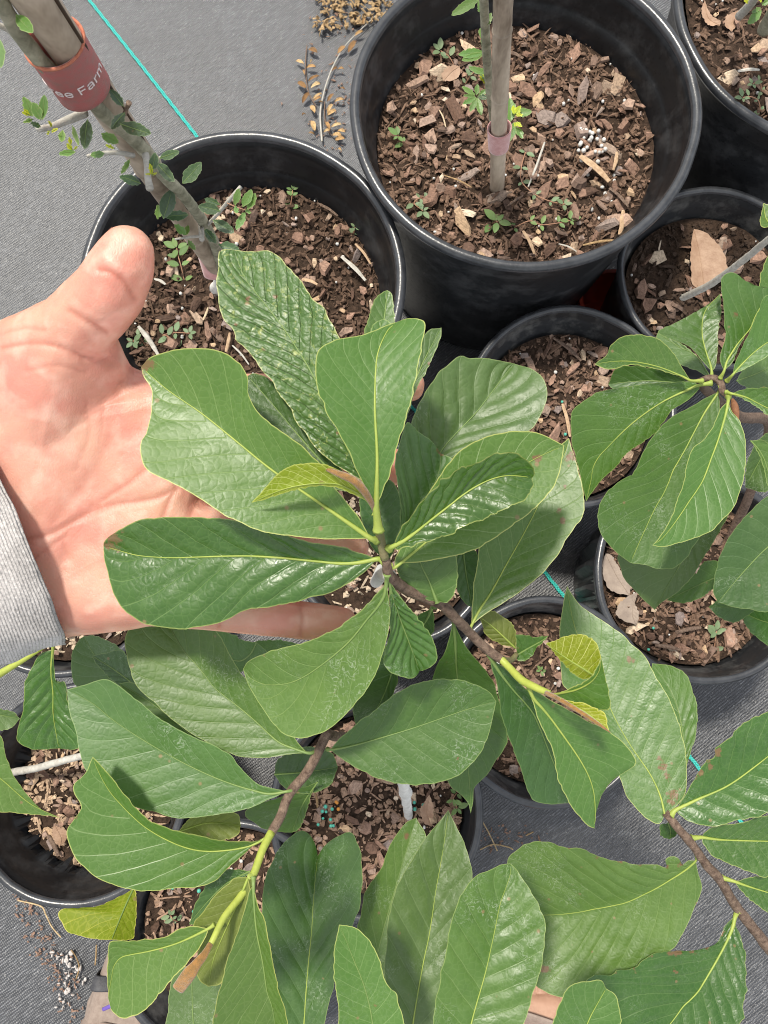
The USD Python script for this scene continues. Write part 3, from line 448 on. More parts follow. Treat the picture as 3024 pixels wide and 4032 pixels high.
leaf(pawA, (1490, 2090, .268), pts(1481,2001,1485,1800,1476,1606,1481,1437,1495,1370,1521,1311,1559,1269), pts(1463,1971,1421,1893,1381,1796,1327,1691,1284,1619,1255,1539,1241,1463,1244,1404,1263,1370,1305,1343,1369,1330,1432,1317,1495,1292),
     pts(1505,1941,1541,1851,1559,1772,1580,1708,1613,1598,1635,1501,1651,1425,1668,1336,1676,1290,1668,1262,1643,1253,1601,1254), .262, .262, 'pale', k=(.3, .3), arc=.008, bump=.0006, nv=12, ns=84, nt=41, rw=1.5)
leaf(pawA, None, pts(1440,1900,1390,1810,1320,1660,1238,1488,1151,1344,1117,1295,1079,1242,1006,1151,953,1078,938,1020,925,985), pts(1330,1840,1250,1770,1194,1696,1161,1643,1127,1585,1079,1537,1069,1503,1016,1445,982,1387,934,1339,920,1305,886,1262,862,1189,855,1093,859,1011,866,987,895,980),
     pts(1465,1800,1440,1650,1400,1480,1335,1332,1300,1266,1272,1209,1233,1165,1223,1146,1151,1074,1098,1016,1059,987,1006,989,965,990), .284, .296, 'scar', k=(.1, .22), arc=.004, bump=.0016, nv=14, ed=12, ns=90, nt=37, spots=[(976,1178,12),(1082,1168,14),(1036,1268,12),(930,1278,10),(1140,1250,10),(1330,1700,12)])
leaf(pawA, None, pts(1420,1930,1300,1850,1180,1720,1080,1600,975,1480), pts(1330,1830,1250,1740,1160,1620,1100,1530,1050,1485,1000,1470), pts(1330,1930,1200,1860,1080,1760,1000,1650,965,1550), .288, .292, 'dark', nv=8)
leaf(pawA, (1474, 2030, .266), pts(1472,2009,1450,1975,1413,1945,1367,1920,1312,1903,1212,1906,1121,1924,1040,1956,989,1980), pts(1455,1978,1430,1945,1394,1891,1312,1841,1249,1823,1176,1827,1121,1845,1075,1886,1030,1935),
     pts(1462,1998,1440,1972,1385,1945,1312,1916,1212,1919,1121,1941,1040,1968), .266, .262, 'yellow', k=(.8, -1.0), arc=.008, bump=.0004, nv=12, spots=(), rw=.8)
obj('bud', tube(W([1478, 1462, 1435, 1395, 1345, 1290, 1255], [2015, 1980, 1935, 1893, 1870, 1848, 1832], [.266, .260, .2555, .252, .252, .2535, .2545]), [.0008, .0010, .0013, .0014, .0012, .0007, .0002], 10, bump=.2), M['bud'], pawA, True)
leaf(pawA, (1532, 2160, .278), pts(1547,2152,1601,2122,1686,2056,1764,1995,1843,1935,1933,1887,2011,1872,2096,1881), pts(1565,2110,1607,2038,1674,1959,1746,1893,1818,1848,1903,1809,1981,1787,2041,1793,2084,1818,2108,1851,2104,1872),
     pts(1565,2164,1613,2152,1662,2134,1734,2122,1800,2086,1855,2062,1909,2050,1920,2030,1981,2013,2029,1989,2084,1947,2099,1917), .275, .270, 'gloss', k=(.85, .1), arc=.004, bump=.0018, nv=10, wav=.0014, ed=15, rw=1.2, rib='midrib')
leaf(pawA, (1535, 2225, .284), pts(1553,2236,1660,2150,1800,2030,1950,1910,2100,1810,2222,1754), pts(1560,2190,1620,2060,1700,1920,1794,1790,1843,1754,1903,1724,1993,1700,2084,1698,2144,1715), pts(1583,2218,1662,2212,1782,2191,1873,2164,1963,2110,2054,2044,2144,1965,2192,1893,2210,1821),
     .285, .297, 'pale', k=(.15, .15), bump=.0007, nv=9, rw=.8, spots=[(2118, 1808, 26)])
leaf(pawA, (1852, 2472, .334), pts(1855,2466,1879,2417,1933,2333,1993,2224,2041,2140,2102,2025,2156,1911,2222,1790,2240,1725), pts(1857,2420,1861,2363,1867,2285,1879,2200,1894,2122,1933,2040,2023,1930,2130,1820), pts(1903,2423,1963,2387,2035,2339,2114,2279,2174,2212,2228,2134,2264,2074,2292,2038,2302,1971,2289,1899,2264,1808),
     .334, .352, 'pale', k=(.25, .25), bump=.0008, nv=10, spots=[(2200, 2010, 16), (2215, 2050, 16), (2230, 1920, 14), (2250, 1800, 30)], rw=.8)
leaf(pawA, None, pts(1545,2140,1640,1950,1740,1772,1870,1630,1940,1540,2022,1431), pts(1600,1900,1612,1720,1621,1654,1658,1572,1722,1481,1776,1426,1813,1400,1849,1410,1904,1412,1968,1421), pts(1700,2000,1877,1790,2004,1745,2068,1704,2104,1672,2141,1608,2152,1545,2141,1490,2095,1453),
     .292, .312, 'dusty', k=(.3, .3), bump=.0026, nv=10, ns=84, nt=41)
leaf(pawA, None, pts(1555,2150,1640,2000,1698,1929,1730,1850,1735,1785), pts(1575,2060,1572,1960,1562,1880,1556,1821,1575,1740,1603,1665,1649,1699,1700,1740), pts(1620,2060,1700,1980,1790,1900,1835,1845,1813,1825,1770,1800), .286, .297, 'dusty', k=(.2, .3), bump=.0016, nv=8, spots=[(1730, 1775, 26), (1790, 1808, 18)])
leaf(pawA, None, pts(1522,2215,1500,2100,1490,1990,1500,1872), pts(1460,2150,1430,2080,1415,1990,1430,1930), pts(1560,2150,1577,2060,1577,1960,1550,1900), .286, .29, 'dark', nv=7)
leaf(pawA, (1722, 2376, .305), pts(1720,2370,1690,2290,1656,2218,1640,2130), pts(1662,2357,1613,2327,1571,2267,1562,2220,1580,2160), pts(1758,2372,1788,2339,1803,2267,1794,2188,1740,2130), .305, .297, 'mid', k=(.2, .2), nv=6)
leaf(pawA, None, pts(1820,2140,1835,2260,1858,2390), pts(1795,2200,1800,2320,1830,2375), pts(1880,2180,1885,2280,1872,2350), .36, .37, 'dark', nv=6, ns=40)
leaf(pawA, (1524, 2262, .284), pts(1522,2290,1508,2360,1458,2424,1349,2552,1167,2680,1021,2690,957,2634), pts(1495,2325,1385,2433,1240,2515,1075,2561,985,2600), pts(1535,2406,1522,2515,1476,2661,1385,2789,1276,2880,1167,2907,1094,2871,1021,2771,975,2690), .287, .33, 'mid', k=(.22, .15), bump=.0008, nv=9, ns=84, nt=41, spots=[(1320, 2728, 12)])
leaf(pawA, (1528, 2262, .285), pts(1530,2284,1546,2355,1579,2447,1612,2534,1633,2588,1652,2640), pts(1536,2371,1530,2480,1508,2588,1530,2637,1574,2664,1617,2670,1639,2661), pts(1568,2339,1617,2398,1660,2447,1704,2512,1721,2561,1720,2604,1693,2626,1665,2640), .288, .315, 'mid', k=(.3, .1), bump=.0026, nv=9)
leaf(pawA, None, pts(1560,2540,1545,2640,1500,2760,1440,2850), pts(1490,2560,1420,2680,1390,2780,1400,2850), pts(1568,2620,1560,2700,1510,2800), .34, .37, 'dark', nv=6, ns=40)
leaf(pawA, (1790, 2430, .322), pts(1785,2447,1791,2501,1801,2670,1830,2900,1850,3100,1854,3203), pts(1753,2561,1720,2621,1700,2690,1690,2850,1720,2980,1770,3090,1835,3150), pts(1834,2545,1888,2610,1942,2686,1959,2751,1990,2830,1995,2930,1960,2985,1920,3050,1870,3100,1862,3160), .325, .40, 'mid', k=(.2, .2), nv=11, dm=[.325, .35, .375, .39, .395, .40])
leaf(pawA, (1712, 2385, .318), pts(1700,2395,1680,2440,1640,2510), pts(1650,2420,1630,2450), pts(1710,2440,1700,2500), .33, .36, 'dark', nv=4, ns=30)
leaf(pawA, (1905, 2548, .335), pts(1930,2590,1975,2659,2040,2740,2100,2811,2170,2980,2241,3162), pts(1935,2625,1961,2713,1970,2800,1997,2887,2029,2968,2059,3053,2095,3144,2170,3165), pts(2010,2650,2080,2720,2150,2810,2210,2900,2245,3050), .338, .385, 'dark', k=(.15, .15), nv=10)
leaf(pawA, (2052, 2678, .325), pts(2078,2702,2095,2743,2150,2806,2205,2879,2287,2998,2330,3090,2343,3180,2341,3262), pts(2086,2724,2114,2816,2177,2961,2196,3071,2241,3162,2305,3244), pts(2110,2722,2150,2743,2241,2797,2332,2847,2405,2884,2478,2952,2505,3007,2460,3039,2414,3071,2369,3135,2346,3198), .325, .345, 'pale', k=(.25, -.25), bump=.0006, nv=11, rw=1.1)
# curled young leaf at the shoot tip
leaf(pawA, None, pts(2335,2658,2310,2640,2230,2590,2150,2533), pts(2356,2620,2364,2580,2345,2530,2300,2499,2250,2501,2195,2517), pts(2316,2670,2288,2674,2230,2627,2180,2570), .298, .288, 'yellow', dA=[.298, .292, .286, .284, .284, .286, .288], dB=[.298, .306, .308, .300, .288], bump=.0004, nv=9, ns=80, slant=.12)
leaf(pawA, None, pts(2180,2734,2270,2715,2330,2682,2360,2638,2367,2588), pts(2240,2712,2300,2683,2335,2653,2357,2615), pts(2260,2768,2340,2795,2400,2792,2396,2720,2378,2640), .315, .286, 'pale', k=(.1, -.3), bump=.0004, nv=8, ns=60)
leaf(pawA, None, pts(2205,2752,2299,2800,2360,2845,2399,2880), pts(2255,2763,2299,2768,2344,2788,2379,2808,2391,2848), pts(2260,2795,2320,2836,2370,2868), .308, .300, 'yellow', k=(.5, -.4), bump=.0004, nv=9, ns=40)
obj('bud', tube(W([2150, 2200, 2260, 2320, 2370, 2403], [2728, 2752, 2788, 2826, 2860, 2884], [.315, .309, .304, .300, .298, .297]), [.0010, .0010, .0009, .0008, .0006, .0002], 10, bump=.2), M['bud'], pawA, True)
# side sprig and stems
leaf(pawA, None, pts(2029,2552,1975,2500,1930,2460,1891,2431), pts(1970,2534,1915,2501,1894,2447), pts(2034,2520,2029,2480,2008,2447,1975,2425,1942,2404,1910,2412), .352, .345, 'olive', k=(-.3, -.3), nv=7, ns=50)
leaf(pawA, None, pts(2035,2580,2085,2550,2130,2525,2160,2504), pts(2032,2530,2034,2498,2094,2507), pts(2040,2604,2084,2594,2116,2550), .352, .345, 'mid', k=(.3, .3), nv=6, ns=40)
for px, py, x2, y2, w in ((1525, 1142, 1490, 1420, 60), (1498, 1256, 1478, 1420, 42)):
    pass
leaf(pawA, None, pts(1490,1420,1500,1330,1515,1240,1525,1142), pts(1434,1340,1440,1290,1453,1248,1474,1184,1504,1151), pts(1560,1340,1556,1265,1550,1205,1544,1159), .286, .292, 'mid', k=(.35, .2), nv=7, ns=50)
leaf(pawA, None, pts(1480,1420,1490,1330,1503,1258), pts(1455,1340,1457,1307,1474,1273), pts(1540,1330,1545,1280,1521,1260), .280, .282, 'mid', nv=5, ns=40)
leaf(pawA, None, pts(1560,1760,1600,1600,1660,1440,1738,1290), pts(1590,1600,1620,1450,1677,1311), pts(1610,1620,1639,1535,1668,1480,1692,1433,1719,1374,1736,1324), .286, .300, 'dusty', k=(.3, .3), nv=9, spots=[(1690, 1432, 10)])
sA = [(1482, 1990, .268), (1490, 2060, .271), (1498, 2120, .277), (1515, 2200, .281), (1530, 2250, .285), (1545, 2275, .30)]
S = np.array(sA); obj('shoot', tube(W(S[:4, 0], S[:4, 1], S[:4, 2]), [.0011, .0014, .0017, .0017], 10, bump=.06), M['oldstem'], pawA, True)
S = np.array([(1508, 2165, .280), (1522, 2225, .283), (1536, 2270, .288), (1600, 2320, .30), (1731, 2377, .310), (1801, 2442, .320), (1850, 2491, .330), (1910, 2550, .335), (1975, 2598, .336)])
obj('stem', tube(W(S[:, 0], S[:, 1], S[:, 2]), [.0016, .0018, .0021, .0022, .0022, .0022, .0020, .0020, .0018], 12, n=90, bump=.24), M['bark'], pawA, True)
S = np.array([(1968, 2590, .336), (2005, 2628, .333), (2051, 2675, .326), (2105, 2705, .320), (2165, 2730, .315)])
obj('shoot', tube(W(S[:, 0], S[:, 1], S[:, 2]), [.0016, .0016, .0017, .0016, .0012], 10, bump=.05), M['greenstem'], pawA, True)
S = np.array([(1970, 2592, .336), (2010, 2600, .346), (2034, 2575, .350)]); obj('spur', tube(W(S[:, 0], S[:, 1], S[:, 2]), [.0014, .0013, .0011], 8, bump=.1), M['oldstem'], pawA, True)
S = np.array([(1536, 2268, .289), (1505, 2262, .36), (1480, 2290, .55), (1500, 2240, .8), (1490, 2255, 1.05)])
obj('trunk', tube(W(S[:, 0], S[:, 1], S[:, 2]), [.0024, .003, .004, .005, .006], 12, n=40, bump=.1), M['whitebark'], pawA, True)

# ---------------------------------------------------------------- lower left pawpaw
SC = 0.78
pawB = thing('pawpaw_sapling', 'pawpaw branch crossing the lower left with a rusty bud at its tip', 'sapling', 'potted pawpaw saplings')
leaf(pawB, (1290, 2950, .452), pts(1300,2952,1349,2944,1458,2917,1641,2862,1823,2798,1954,2760), pts(1349,2898,1458,2807,1586,2716,1713,2676,1823,2679,1914,2716), pts(1349,2989,1440,3044,1549,3081,1659,3090,1768,3071,1859,3008,1923,2898), .45, .44, 'mid', k=(.45, .05), bump=.0009, nv=9, ns=84, nt=41, rw=.9, spots=[(1805, 2985, 10), (1610, 2995, 8)])
leaf(pawB, (1250, 2958, .455), pts(1212,2965,1103,2925,1030,2861,957,2797,844,2707,790,2635,729,2569,681,2490,650,2430), pts(1167,2916,1094,2806,993,2697,940,2641,886,2539,844,2478,800,2450), pts(1139,2970,1003,2984,893,2961,729,2870,602,2761,543,2701,512,2635,494,2575,491,2515,540,2440), .45, .465, 'mid', k=(.35, .12), bump=.0008, nv=9, ns=84, nt=41)
leaf(pawB, (1160, 3110, .448), pts(1130,3116,1057,3125,893,3080,729,3007,583,2925,456,2843,365,2770,264,2715), pts(1021,3089,957,3034,893,2961,775,2907,638,2834,510,2734,419,2676,328,2698), pts(1048,3153,957,3189,820,3212,711,3221,620,3198,547,3180,450,3140,380,3080,328,3007,301,2888,273,2797), .445, .45, 'dusty', k=(.3, .15), bump=.0007, nv=10, ns=84, nt=41)
leaf(pawB, (1060, 3292, .438), pts(1048,3299,1003,3322,957,3338,820,3352,705,3328,582,3264,498,3190,428,3110,378,3015,365,2980), pts(1003,3312,866,3308,729,3280,602,3235,538,3180,456,3080,410,3025), pts(993,3335,911,3408,820,3481,693,3499,547,3508,437,3481,337,3426,283,3353,264,3271,292,3226,319,3180,296,3135,292,3089,337,3043,355,3000), .436, .425, 'pale', k=(1.6, .12), arc=0, bump=.0008, nv=10, ns=90, nt=41, spots=[(300, 3215, 14)])
leaf(pawB, (845, 3640, .40), pts(822,3656,752,3690,702,3712,600,3742,501,3762,458,3785,440,3850,426,3930), pts(752,3646,702,3661,652,3686,552,3701,480,3702,428,3712,425,3780,422,3850), pts(812,3685,777,3742,727,3802,677,3857,627,3917,577,3972,527,4002,476,4007,441,3982), .40, .41, 'pale', k=(.5, .1), bump=.0006, nv=8, rw=1.0)
leaf(pawB, None, pts(525,3500,480,3600,440,3700), pts(451,3541,376,3571,301,3576,238,3586,234,3620,266,3666,326,3688,400,3700), pts(535,3515,537,3576,532,3651,517,3700), .44, .418, 'lime', k=(-.2, -.2), bump=.0006, nv=7, ns=50, label='yellowish underside of a folded leaf tip')
leaf(pawB, (985, 3450, .408), pts(978,3455,930,3570,880,3680,840,3780,820,3885), pts(930,3455,901,3478,841,3532,787,3605,763,3641,785,3720,770,3800,785,3860), pts(985,3520,965,3600,930,3700,895,3790,872,3870), .412, .415, 'olive', k=(.2, .2), bump=.0006, nv=11)
leaf(pawB, None, pts(985,3430,890,3480,800,3570,745,3640), pts(900,3425,817,3478,770,3560), pts(940,3490,870,3570,800,3640), .44, .46, 'dark', nv=6, ns=40)
leaf(pawB, (998, 3455, .408), pts(998,3484,1000,3544,1010,3665,1034,3786,1052,3906,1076,3984,1085,4110), pts(980,3514,956,3605,926,3695,895,3786,871,3876,847,3966,835,4032,850,4110), pts(1016,3562,1046,3635,1064,3725,1082,3816,1100,3906,1118,3966,1134,4032,1135,4100), .405, .41, 'pale', k=(.4, .85), bump=.0007, nv=10, rw=1.1, rib='midrib_dull')
leaf(pawB, None, pts(1080,3050,1200,3040,1330,3020), pts(1100,2985,1200,2940,1300,2960), pts(1130,3110,1220,3125,1300,3090), .50, .52, 'dark', nv=6, ns=40)
leaf(pawB, None, pts(1250,3080,1190,3170,1150,3278), pts(1120,3130,970,3190,1003,3244,1066,3271), pts(1225,3130,1205,3200,1180,3262), .50, .53, 'mid', nv=6, ns=40)
leaf(pawB, None, pts(700,3275,820,3240,948,3250), pts(760,3215,860,3195,935,3205), pts(780,3310,870,3310,935,3290), .49, .50, 'olive', nv=6, ns=40)
leaf(pawB, None, pts(820,2950,700,2850,600,2770,470,2690), pts(760,2860,640,2740,530,2690), pts(740,2900,620,2860,520,2770), .49, .52, 'mid', nv=6, ns=40)
leaf(pawB, None, pts(780,4200,760,4000,755,3790), pts(660,4080,662,3970,680,3850), pts(890,4100,900,3950,850,3850), .52, .53, 'dusty', k=(.1, .1), nv=8, ns=50)
S = np.array([(1296, 2875, .455), (1280, 2905, .455), (1215, 3032, .452), (1143, 3122, .448), (1106, 3213, .443), (1064, 3285, .438)])
obj('stem', tube(WS(S[:, 0], S[:, 1], S[:, 2]), [.0028, .0029, .0028, .0028, .0026, .0026], 12, n=80, bump=.24), M['bark'], pawB, True)
S = np.array([(1068, 3278, .438), (1034, 3345, .430), (998, 3442, .42), (950, 3526, .412), (883, 3611, .402), (841, 3695, .394), (810, 3755, .390)])
obj('shoot', tube(WS(S[:, 0], S[:, 1], S[:, 2]), [.0024, .0022, .0021, .0020, .0018, .0016, .0013], 12, n=40, bump=.05), M['greenstem'], pawB, True)
S = np.array([(830, 3715, .391), (800, 3765, .387), (762, 3810, .385), (730, 3855, .385), (700, 3895, .386)])
obj('bud', tube(WS(S[:, 0], S[:, 1], S[:, 2]), [.0014, .0020, .0028, .0034, .0030], 12, n=40, bump=.35, flat=.4), M['bud'], pawB, True)
S = np.array([(1612, 3265, 1.045), (1600, 3190, .99), (1596, 3095, .92), (1585, 3040, .86)])
obj('trunk', tube(WS(S[:, 0] + np.array([0, 6, -6, 0]), S[:, 1], S[:, 2]), [.0075, .006, .0065, .006], 14, n=40, bump=.3, seed=3), M['whitebark'], pawB, True)
S = np.array([(1585, 3042, .862), (1550, 2965, .74), (1440, 2925, .58), (1330, 2900, .48), (1290, 2892, .457)])
obj('stem', tube(WS(S[:, 0], S[:, 1], S[:, 2]), [.0055, .005, .0042, .0034, .0028], 12, n=80, bump=.24), M['bark'], pawB, True)
t_ = WS(1597, 3120, .945); ic2 = trimesh.creation.icosphere(2, 1); obj('knot', (ic2.vertices * .0085 + t_, ic2.faces), M['whitebark'], pawB, True)

# ---------------------------------------------------------------- right hand pawpaws
SC = 0.74
pawD = thing('pawpaw_sapling', 'pawpaw branch in the lower right with insect-bitten leaves and bare brown stem', 'sapling', 'potted pawpaw saplings')
leaf(pawD, (2626, 3214, .60), pts(2617,3205,2597,3126,2558,3046,2518,2987,2468,2912,2414,2813,2340,2640,2270,2489,2241,2370,2233,2308), pts(2597,3245,2548,3225,2498,3175,2458,3116,2438,3056,2380,2900,2300,2780,2220,2700,2205,2614,2203,2505,2214,2408,2224,2345), pts(2637,3195,2677,3160,2697,3121,2706,3046,2702,2987,2687,2897,2662,2823,2632,2748,2601,2690,2569,2635,2536,2581,2482,2527,2428,2484,2368,2440,2308,2402,2260,2353), .60, .66, 'pale', k=(.15, .15), bump=.0011, nv=15, ns=100, nt=41, rib='midrib', rw=.9, spots=[(2480, 2600, 22), (2610, 3020, 22), (2600, 2985, 16), (2625, 3060, 20), (2650, 3130, 30), (2640, 3160, 22)])
leaf(pawD, None, pts(2690,3080,2690,2900,2650,2740,2568,2612), pts(2640,2980,2590,2850,2560,2700), pts(2717,2967,2736,2912,2746,2838,2744,2773,2727,2714,2707,2664,2672,2634,2622,2617), .64, .69, 'mid', k=(.2, .2), nv=9)
leaf(pawD, (2640, 3212, .60), pts(2662,3188,2717,3161,2796,3126,2871,3091,2960,3027,3024,2977,3170,2860), pts(2697,3126,2727,3076,2751,3036,2776,3007,2811,2977,2820,2947,2856,2917,2920,2853,2975,2823,3024,2798,3100,2780), pts(2677,3210,2727,3240,2796,3252,2871,3240,2945,3220,3024,3200,3110,3100), .60, .58, 'gloss', k=(.25, .2), bump=.0016, nv=9, rw=1.6, ed=9, rib='midrib', spots=[(2740, 3060, 14), (2822, 2960, 26), (2790, 2995, 18), (2800, 3020, 16), (2760, 3040, 14)])
leaf(pawD, (2722, 3300, .605), pts(2764,3297,2851,3307,3024,3312,3170,3315), pts(2774,3278,2812,3254,2899,3242,2957,3225,3024,3210,3110,3230), pts(2769,3326,2803,3365,2861,3398,2923,3423,2976,3444,3024,3452,3110,3410), .605, .60, 'gloss', k=(.3, .25), bump=.001, nv=9, rw=1.4, rib='midrib')
leaf(pawD, (2840, 3455, .62), pts(2890,3470,2947,3490,3024,3514,3130,3545), pts(2914,3466,2957,3454,3024,3449,3090,3475), pts(2909,3495,2938,3529,2976,3562,3024,3594,3100,3600), .615, .61, 'gloss', k=(.25, .25), nv=8, rw=1.3, rib='midrib', ns=50)
leaf(pawD, (2742, 3362, .613), pts(2740,3389,2697,3427,2629,3471,2562,3509,2465,3553,2354,3577,2248,3596,2169,3602,2040,3600), pts(2711,3389,2687,3408,2677,3389,2663,3374,2639,3372,2619,3389,2624,3418,2581,3403,2513,3401,2441,3389,2359,3374,2296,3345,2224,3333,2160,3318,2085,3320,2043,3345,2000,3388,2000,3500), pts(2750,3442,2763,3490,2750,3538,2721,3606,2687,3673,2648,3736,2562,3790,2513,3810,2417,3852,2320,3890,2211,3924,2115,3882,2050,3800,2030,3700), .615, .66, 'mid', k=(.25, .2), bump=.0015, nv=12, ns=110, nt=41, rw=.9, ed=9, spots=[(2240, 3336, 10), (2440, 3392, 12), (2520, 3404, 12), (2745, 3560, 12), (2624, 3412, 12), (2680, 3405, 14), (2350, 3375, 12), (2145, 3820, 26)], rib='midrib')
leaf(pawD, (2905, 3585, .635), pts(2894,3610,2889,3635,2861,3707,2817,3789,2754,3895,2687,3967,2644,4025,2560,4110), pts(2875,3625,2851,3659,2822,3707,2783,3731,2725,3746,2668,3741,2639,3750,2562,3760,2523,3784,2499,3813,2427,3823,2407,3842,2359,3837,2311,3857,2330,3950,2400,4060), pts(2904,3654,2928,3726,2940,3823,2938,3900,2926,3972,2923,4025,2850,4120), .635, .60, 'gloss', k=(.2, .2), bump=.0014, nv=11, ns=90, rw=1.7, rib='midrib', ed=12, spots=[(2725, 3746, 16), (2783, 3729, 14), (2840, 3680, 12), (2560, 3764, 14), (2420, 3830, 12), (2665, 3750, 26), (2640, 3752, 18), (2660, 3822, 14), (2500, 3815, 12), (2850, 3670, 12)])
leaf(pawD, None, pts(2630,3240,2640,3275,2636,3305), pts(2600,3250,2602,3290), pts(2665,3250,2662,3290), .63, .64, 'dark', nv=3, ns=24)
S = np.array([(2620, 3200, .60), (2672, 3263, .60), (2730, 3331, .605), (2779, 3403, .612), (2832, 3461, .62), (2885, 3548, .632), (2923, 3601, .638), (2996, 3693, .65), (3024, 3731, .655), (3150, 3880, .68)])
obj('stem', tube(WS(S[:, 0], S[:, 1], S[:, 2]), [.0030, .0033, .0033, .0036, .0038, .004, .0042, .0045, .0047, .0052], 14, n=110, bump=.22), M['bark'], pawD, True)
S = np.array([(3150, 3880, .68), (3330, 3830, .74), (3560, 3500, .95), (3690, 3320, 1.06)]); obj('trunk', tube(WS(S[:, 0], S[:, 1], S[:, 2]), [.0052, .0055, .006, .007], 10, n=20, bump=.1), M['bark'], pawD, True)

SC = 0.72
pawE = thing('pawpaw_sapling', 'pawpaw whose long upright leaves fan along the bottom edge', 'sapling', 'potted pawpaw saplings')
leaf(pawE, (1640, 4260, .60), pts(1620,4150,1627,4027,1663,3810,1693,3665,1717,3502,1747,3333,1765,3189), pts(1545,4050,1518,3900,1515,3785,1524,3665,1542,3562,1572,3466,1621,3382,1675,3297,1723,3243), pts(1700,4100,1740,4000,1810,3800,1850,3600,1862,3454,1850,3388,1826,3315,1789,3237), .58, .62, 'dusty', k=(.25, .25), bump=.0024, nv=8, ns=90, nt=41, rib='midrib')
leaf(pawE, (1840, 4260, .55), pts(1830,4150,1856,4027,1886,3918,1916,3810,1946,3671,1970,3556,2006,3454,2009,3400), pts(1715,4100,1708,4032,1723,3906,1753,3749,1783,3605,1819,3514,1868,3454,1922,3430,1970,3406), pts(2010,4110,2070,4021,2097,3918,2127,3834,2142,3743,2145,3635,2127,3575,2085,3502,2043,3436), .53, .555, 'mid', k=(.25, .25), bump=.0022, nv=9, ns=90, nt=41, rib='midrib')
leaf(pawE, (1480, 4260, .64), pts(1430,4120,1460,3900,1500,3700,1570,3450,1639,3219), pts(1370,3900,1400,3700,1426,3562,1444,3502,1498,3424,1534,3333,1590,3249), pts(1560,3900,1625,3600,1681,3330), .65, .69, 'mid', k=(.2, .2), nv=10, spots=[(1600, 3290, 20)])
leaf(pawE, (1490, 4260, .52), pts(1480,4150,1462,3996,1432,3876,1390,3773,1360,3695,1335,3641), pts(1345,4080,1332,3972,1323,3906,1313,3816,1320,3725), pts(1600,4100,1589,4027,1577,3966,1552,3906,1516,3864,1498,3786,1468,3725,1426,3671,1384,3647), .50, .50, 'pale', k=(.35, .1), bump=.0009, nv=9, rib='midrib_dull', spots=[(1478, 3960, 8)])
leaf(pawE, (1190, 4260, .66), pts(1185,4150,1197,4032,1203,3936,1215,3785,1227,3671,1233,3568,1242,3454,1251,3370), pts(1110,4100,1070,3900,1040,3730,1031,3605,1034,3532,1052,3442,1082,3370,1130,3303,1179,3273,1215,3282,1240,3320), pts(1260,4080,1310,3900,1340,3750,1390,3641,1414,3575,1426,3484,1426,3394,1408,3315,1378,3276,1323,3297,1280,3330), .62, .655, 'dark', k=(.2, .2), bump=.0022, nv=8, ns=90, nt=41, rib='midrib')
leaf(pawE, (2265, 4280, .5), pts(2262,4200,2314,4027,2386,3892), pts(2170,4110,2175,4032,2217,3924,2241,3888,2284,3868,2330,3860,2368,3860), pts(2410,4160,2446,4050,2440,3972,2422,3918), .49, .485, 'pale', k=(.25, .25), bump=.0007, nv=8, ns=50)
S = np.array([(1190, 4270, .665), (1480, 4290, .65), (1640, 4270, .605), (1840, 4270, .56), (2265, 4285, .51)])
obj('stem', tube(WS(S[:, 0], S[:, 1], S[:, 2]), [.003, .0033, .003, .0028, .0024], 10, n=40, bump=.1), M['bark'], pawE, True)
P0 = WS(1480, 4290, .65); obj('trunk', tube([P0, P0 + [0.0, -.03, -.2], [P0[0] + .02, P0[1] - .05, 0]], [.0033, .005, .006], 10, n=20, bump=.1), M['bark'], pawE, True)

SC = 0.78
pawC = thing('pawpaw_sapling', 'pawpaw at the right with drooping leaves around a bent brown tip', 'sapling', 'potted pawpaw saplings')
leaf(pawC, (2802, 1508, .585), pts(2748,1518,2667,1553,2585,1597,2482,1673,2384,1770,2341,1825,2325,1900,2308,1974), pts(2721,1502,2612,1507,2504,1518,2422,1526,2341,1553,2287,1586,2254,1618,2249,1678,2254,1749,2270,1814,2292,1900), pts(2753,1532,2710,1575,2656,1608,2628,1640,2585,1700,2531,1743,2477,1776,2428,1835,2368,1890,2330,1940), .585, .62, 'mid', k=(.35, -.15), bump=.0009, nv=10, ns=84, nt=37, rw=1.2, rib='midrib')
leaf(pawC, (2765, 1500, .58), pts(2721,1499,2667,1474,2590,1444,2500,1425,2420,1423,2341,1434), pts(2710,1483,2677,1429,2629,1363,2585,1331,2547,1320,2493,1317,2444,1326,2406,1358,2384,1401), pts(2667,1479,2612,1463,2558,1448,2477,1438,2428,1452,2379,1450), .575, .565, 'gloss', k=(.2, .5), bump=.0012, nv=9, rib='midrib')
leaf(pawC, None, pts(2720,1512,2550,1500,2395,1512), pts(2640,1465,2500,1440,2430,1450), pts(2600,1535,2480,1540,2420,1537), .63, .65, 'dark', nv=7, ns=40)
leaf(pawC, (2802, 1488, .588), pts(2802,1461,2797,1439,2775,1369,2764,1304,2775,1228,2835,1157), pts(2775,1434,2721,1369,2667,1342,2591,1309,2667,1266,2748,1222,2800,1192), pts(2818,1445,2824,1380,2829,1298,2840,1228), .59, .60, 'mid', k=(.1, .3), bump=.0014, nv=8, rib='midrib')
leaf(pawC, None, pts(2800,1490,2740,1400,2680,1370,2590,1310), pts(2720,1380,2640,1330), pts(2740,1460,2660,1420,2590,1340), .64, .67, 'dusty', nv=6, ns=40)
leaf(pawC, (2835, 1490, .585), pts(2851,1461,2862,1423,2905,1353,2954,1293,2976,1239,3024,1163,3090,1050), pts(2835,1407,2856,1326,2851,1260,2846,1163,2840,1098,2873,1071,2905,1081,2938,1108,3024,1130,3070,1080), pts(2884,1425,2920,1345,2962,1285,2992,1206,3040,1140), .58, .585, 'mid', k=(.2, .1), bump=.0012, nv=9, rib='midrib', spots=[(2895, 1235, 16)])
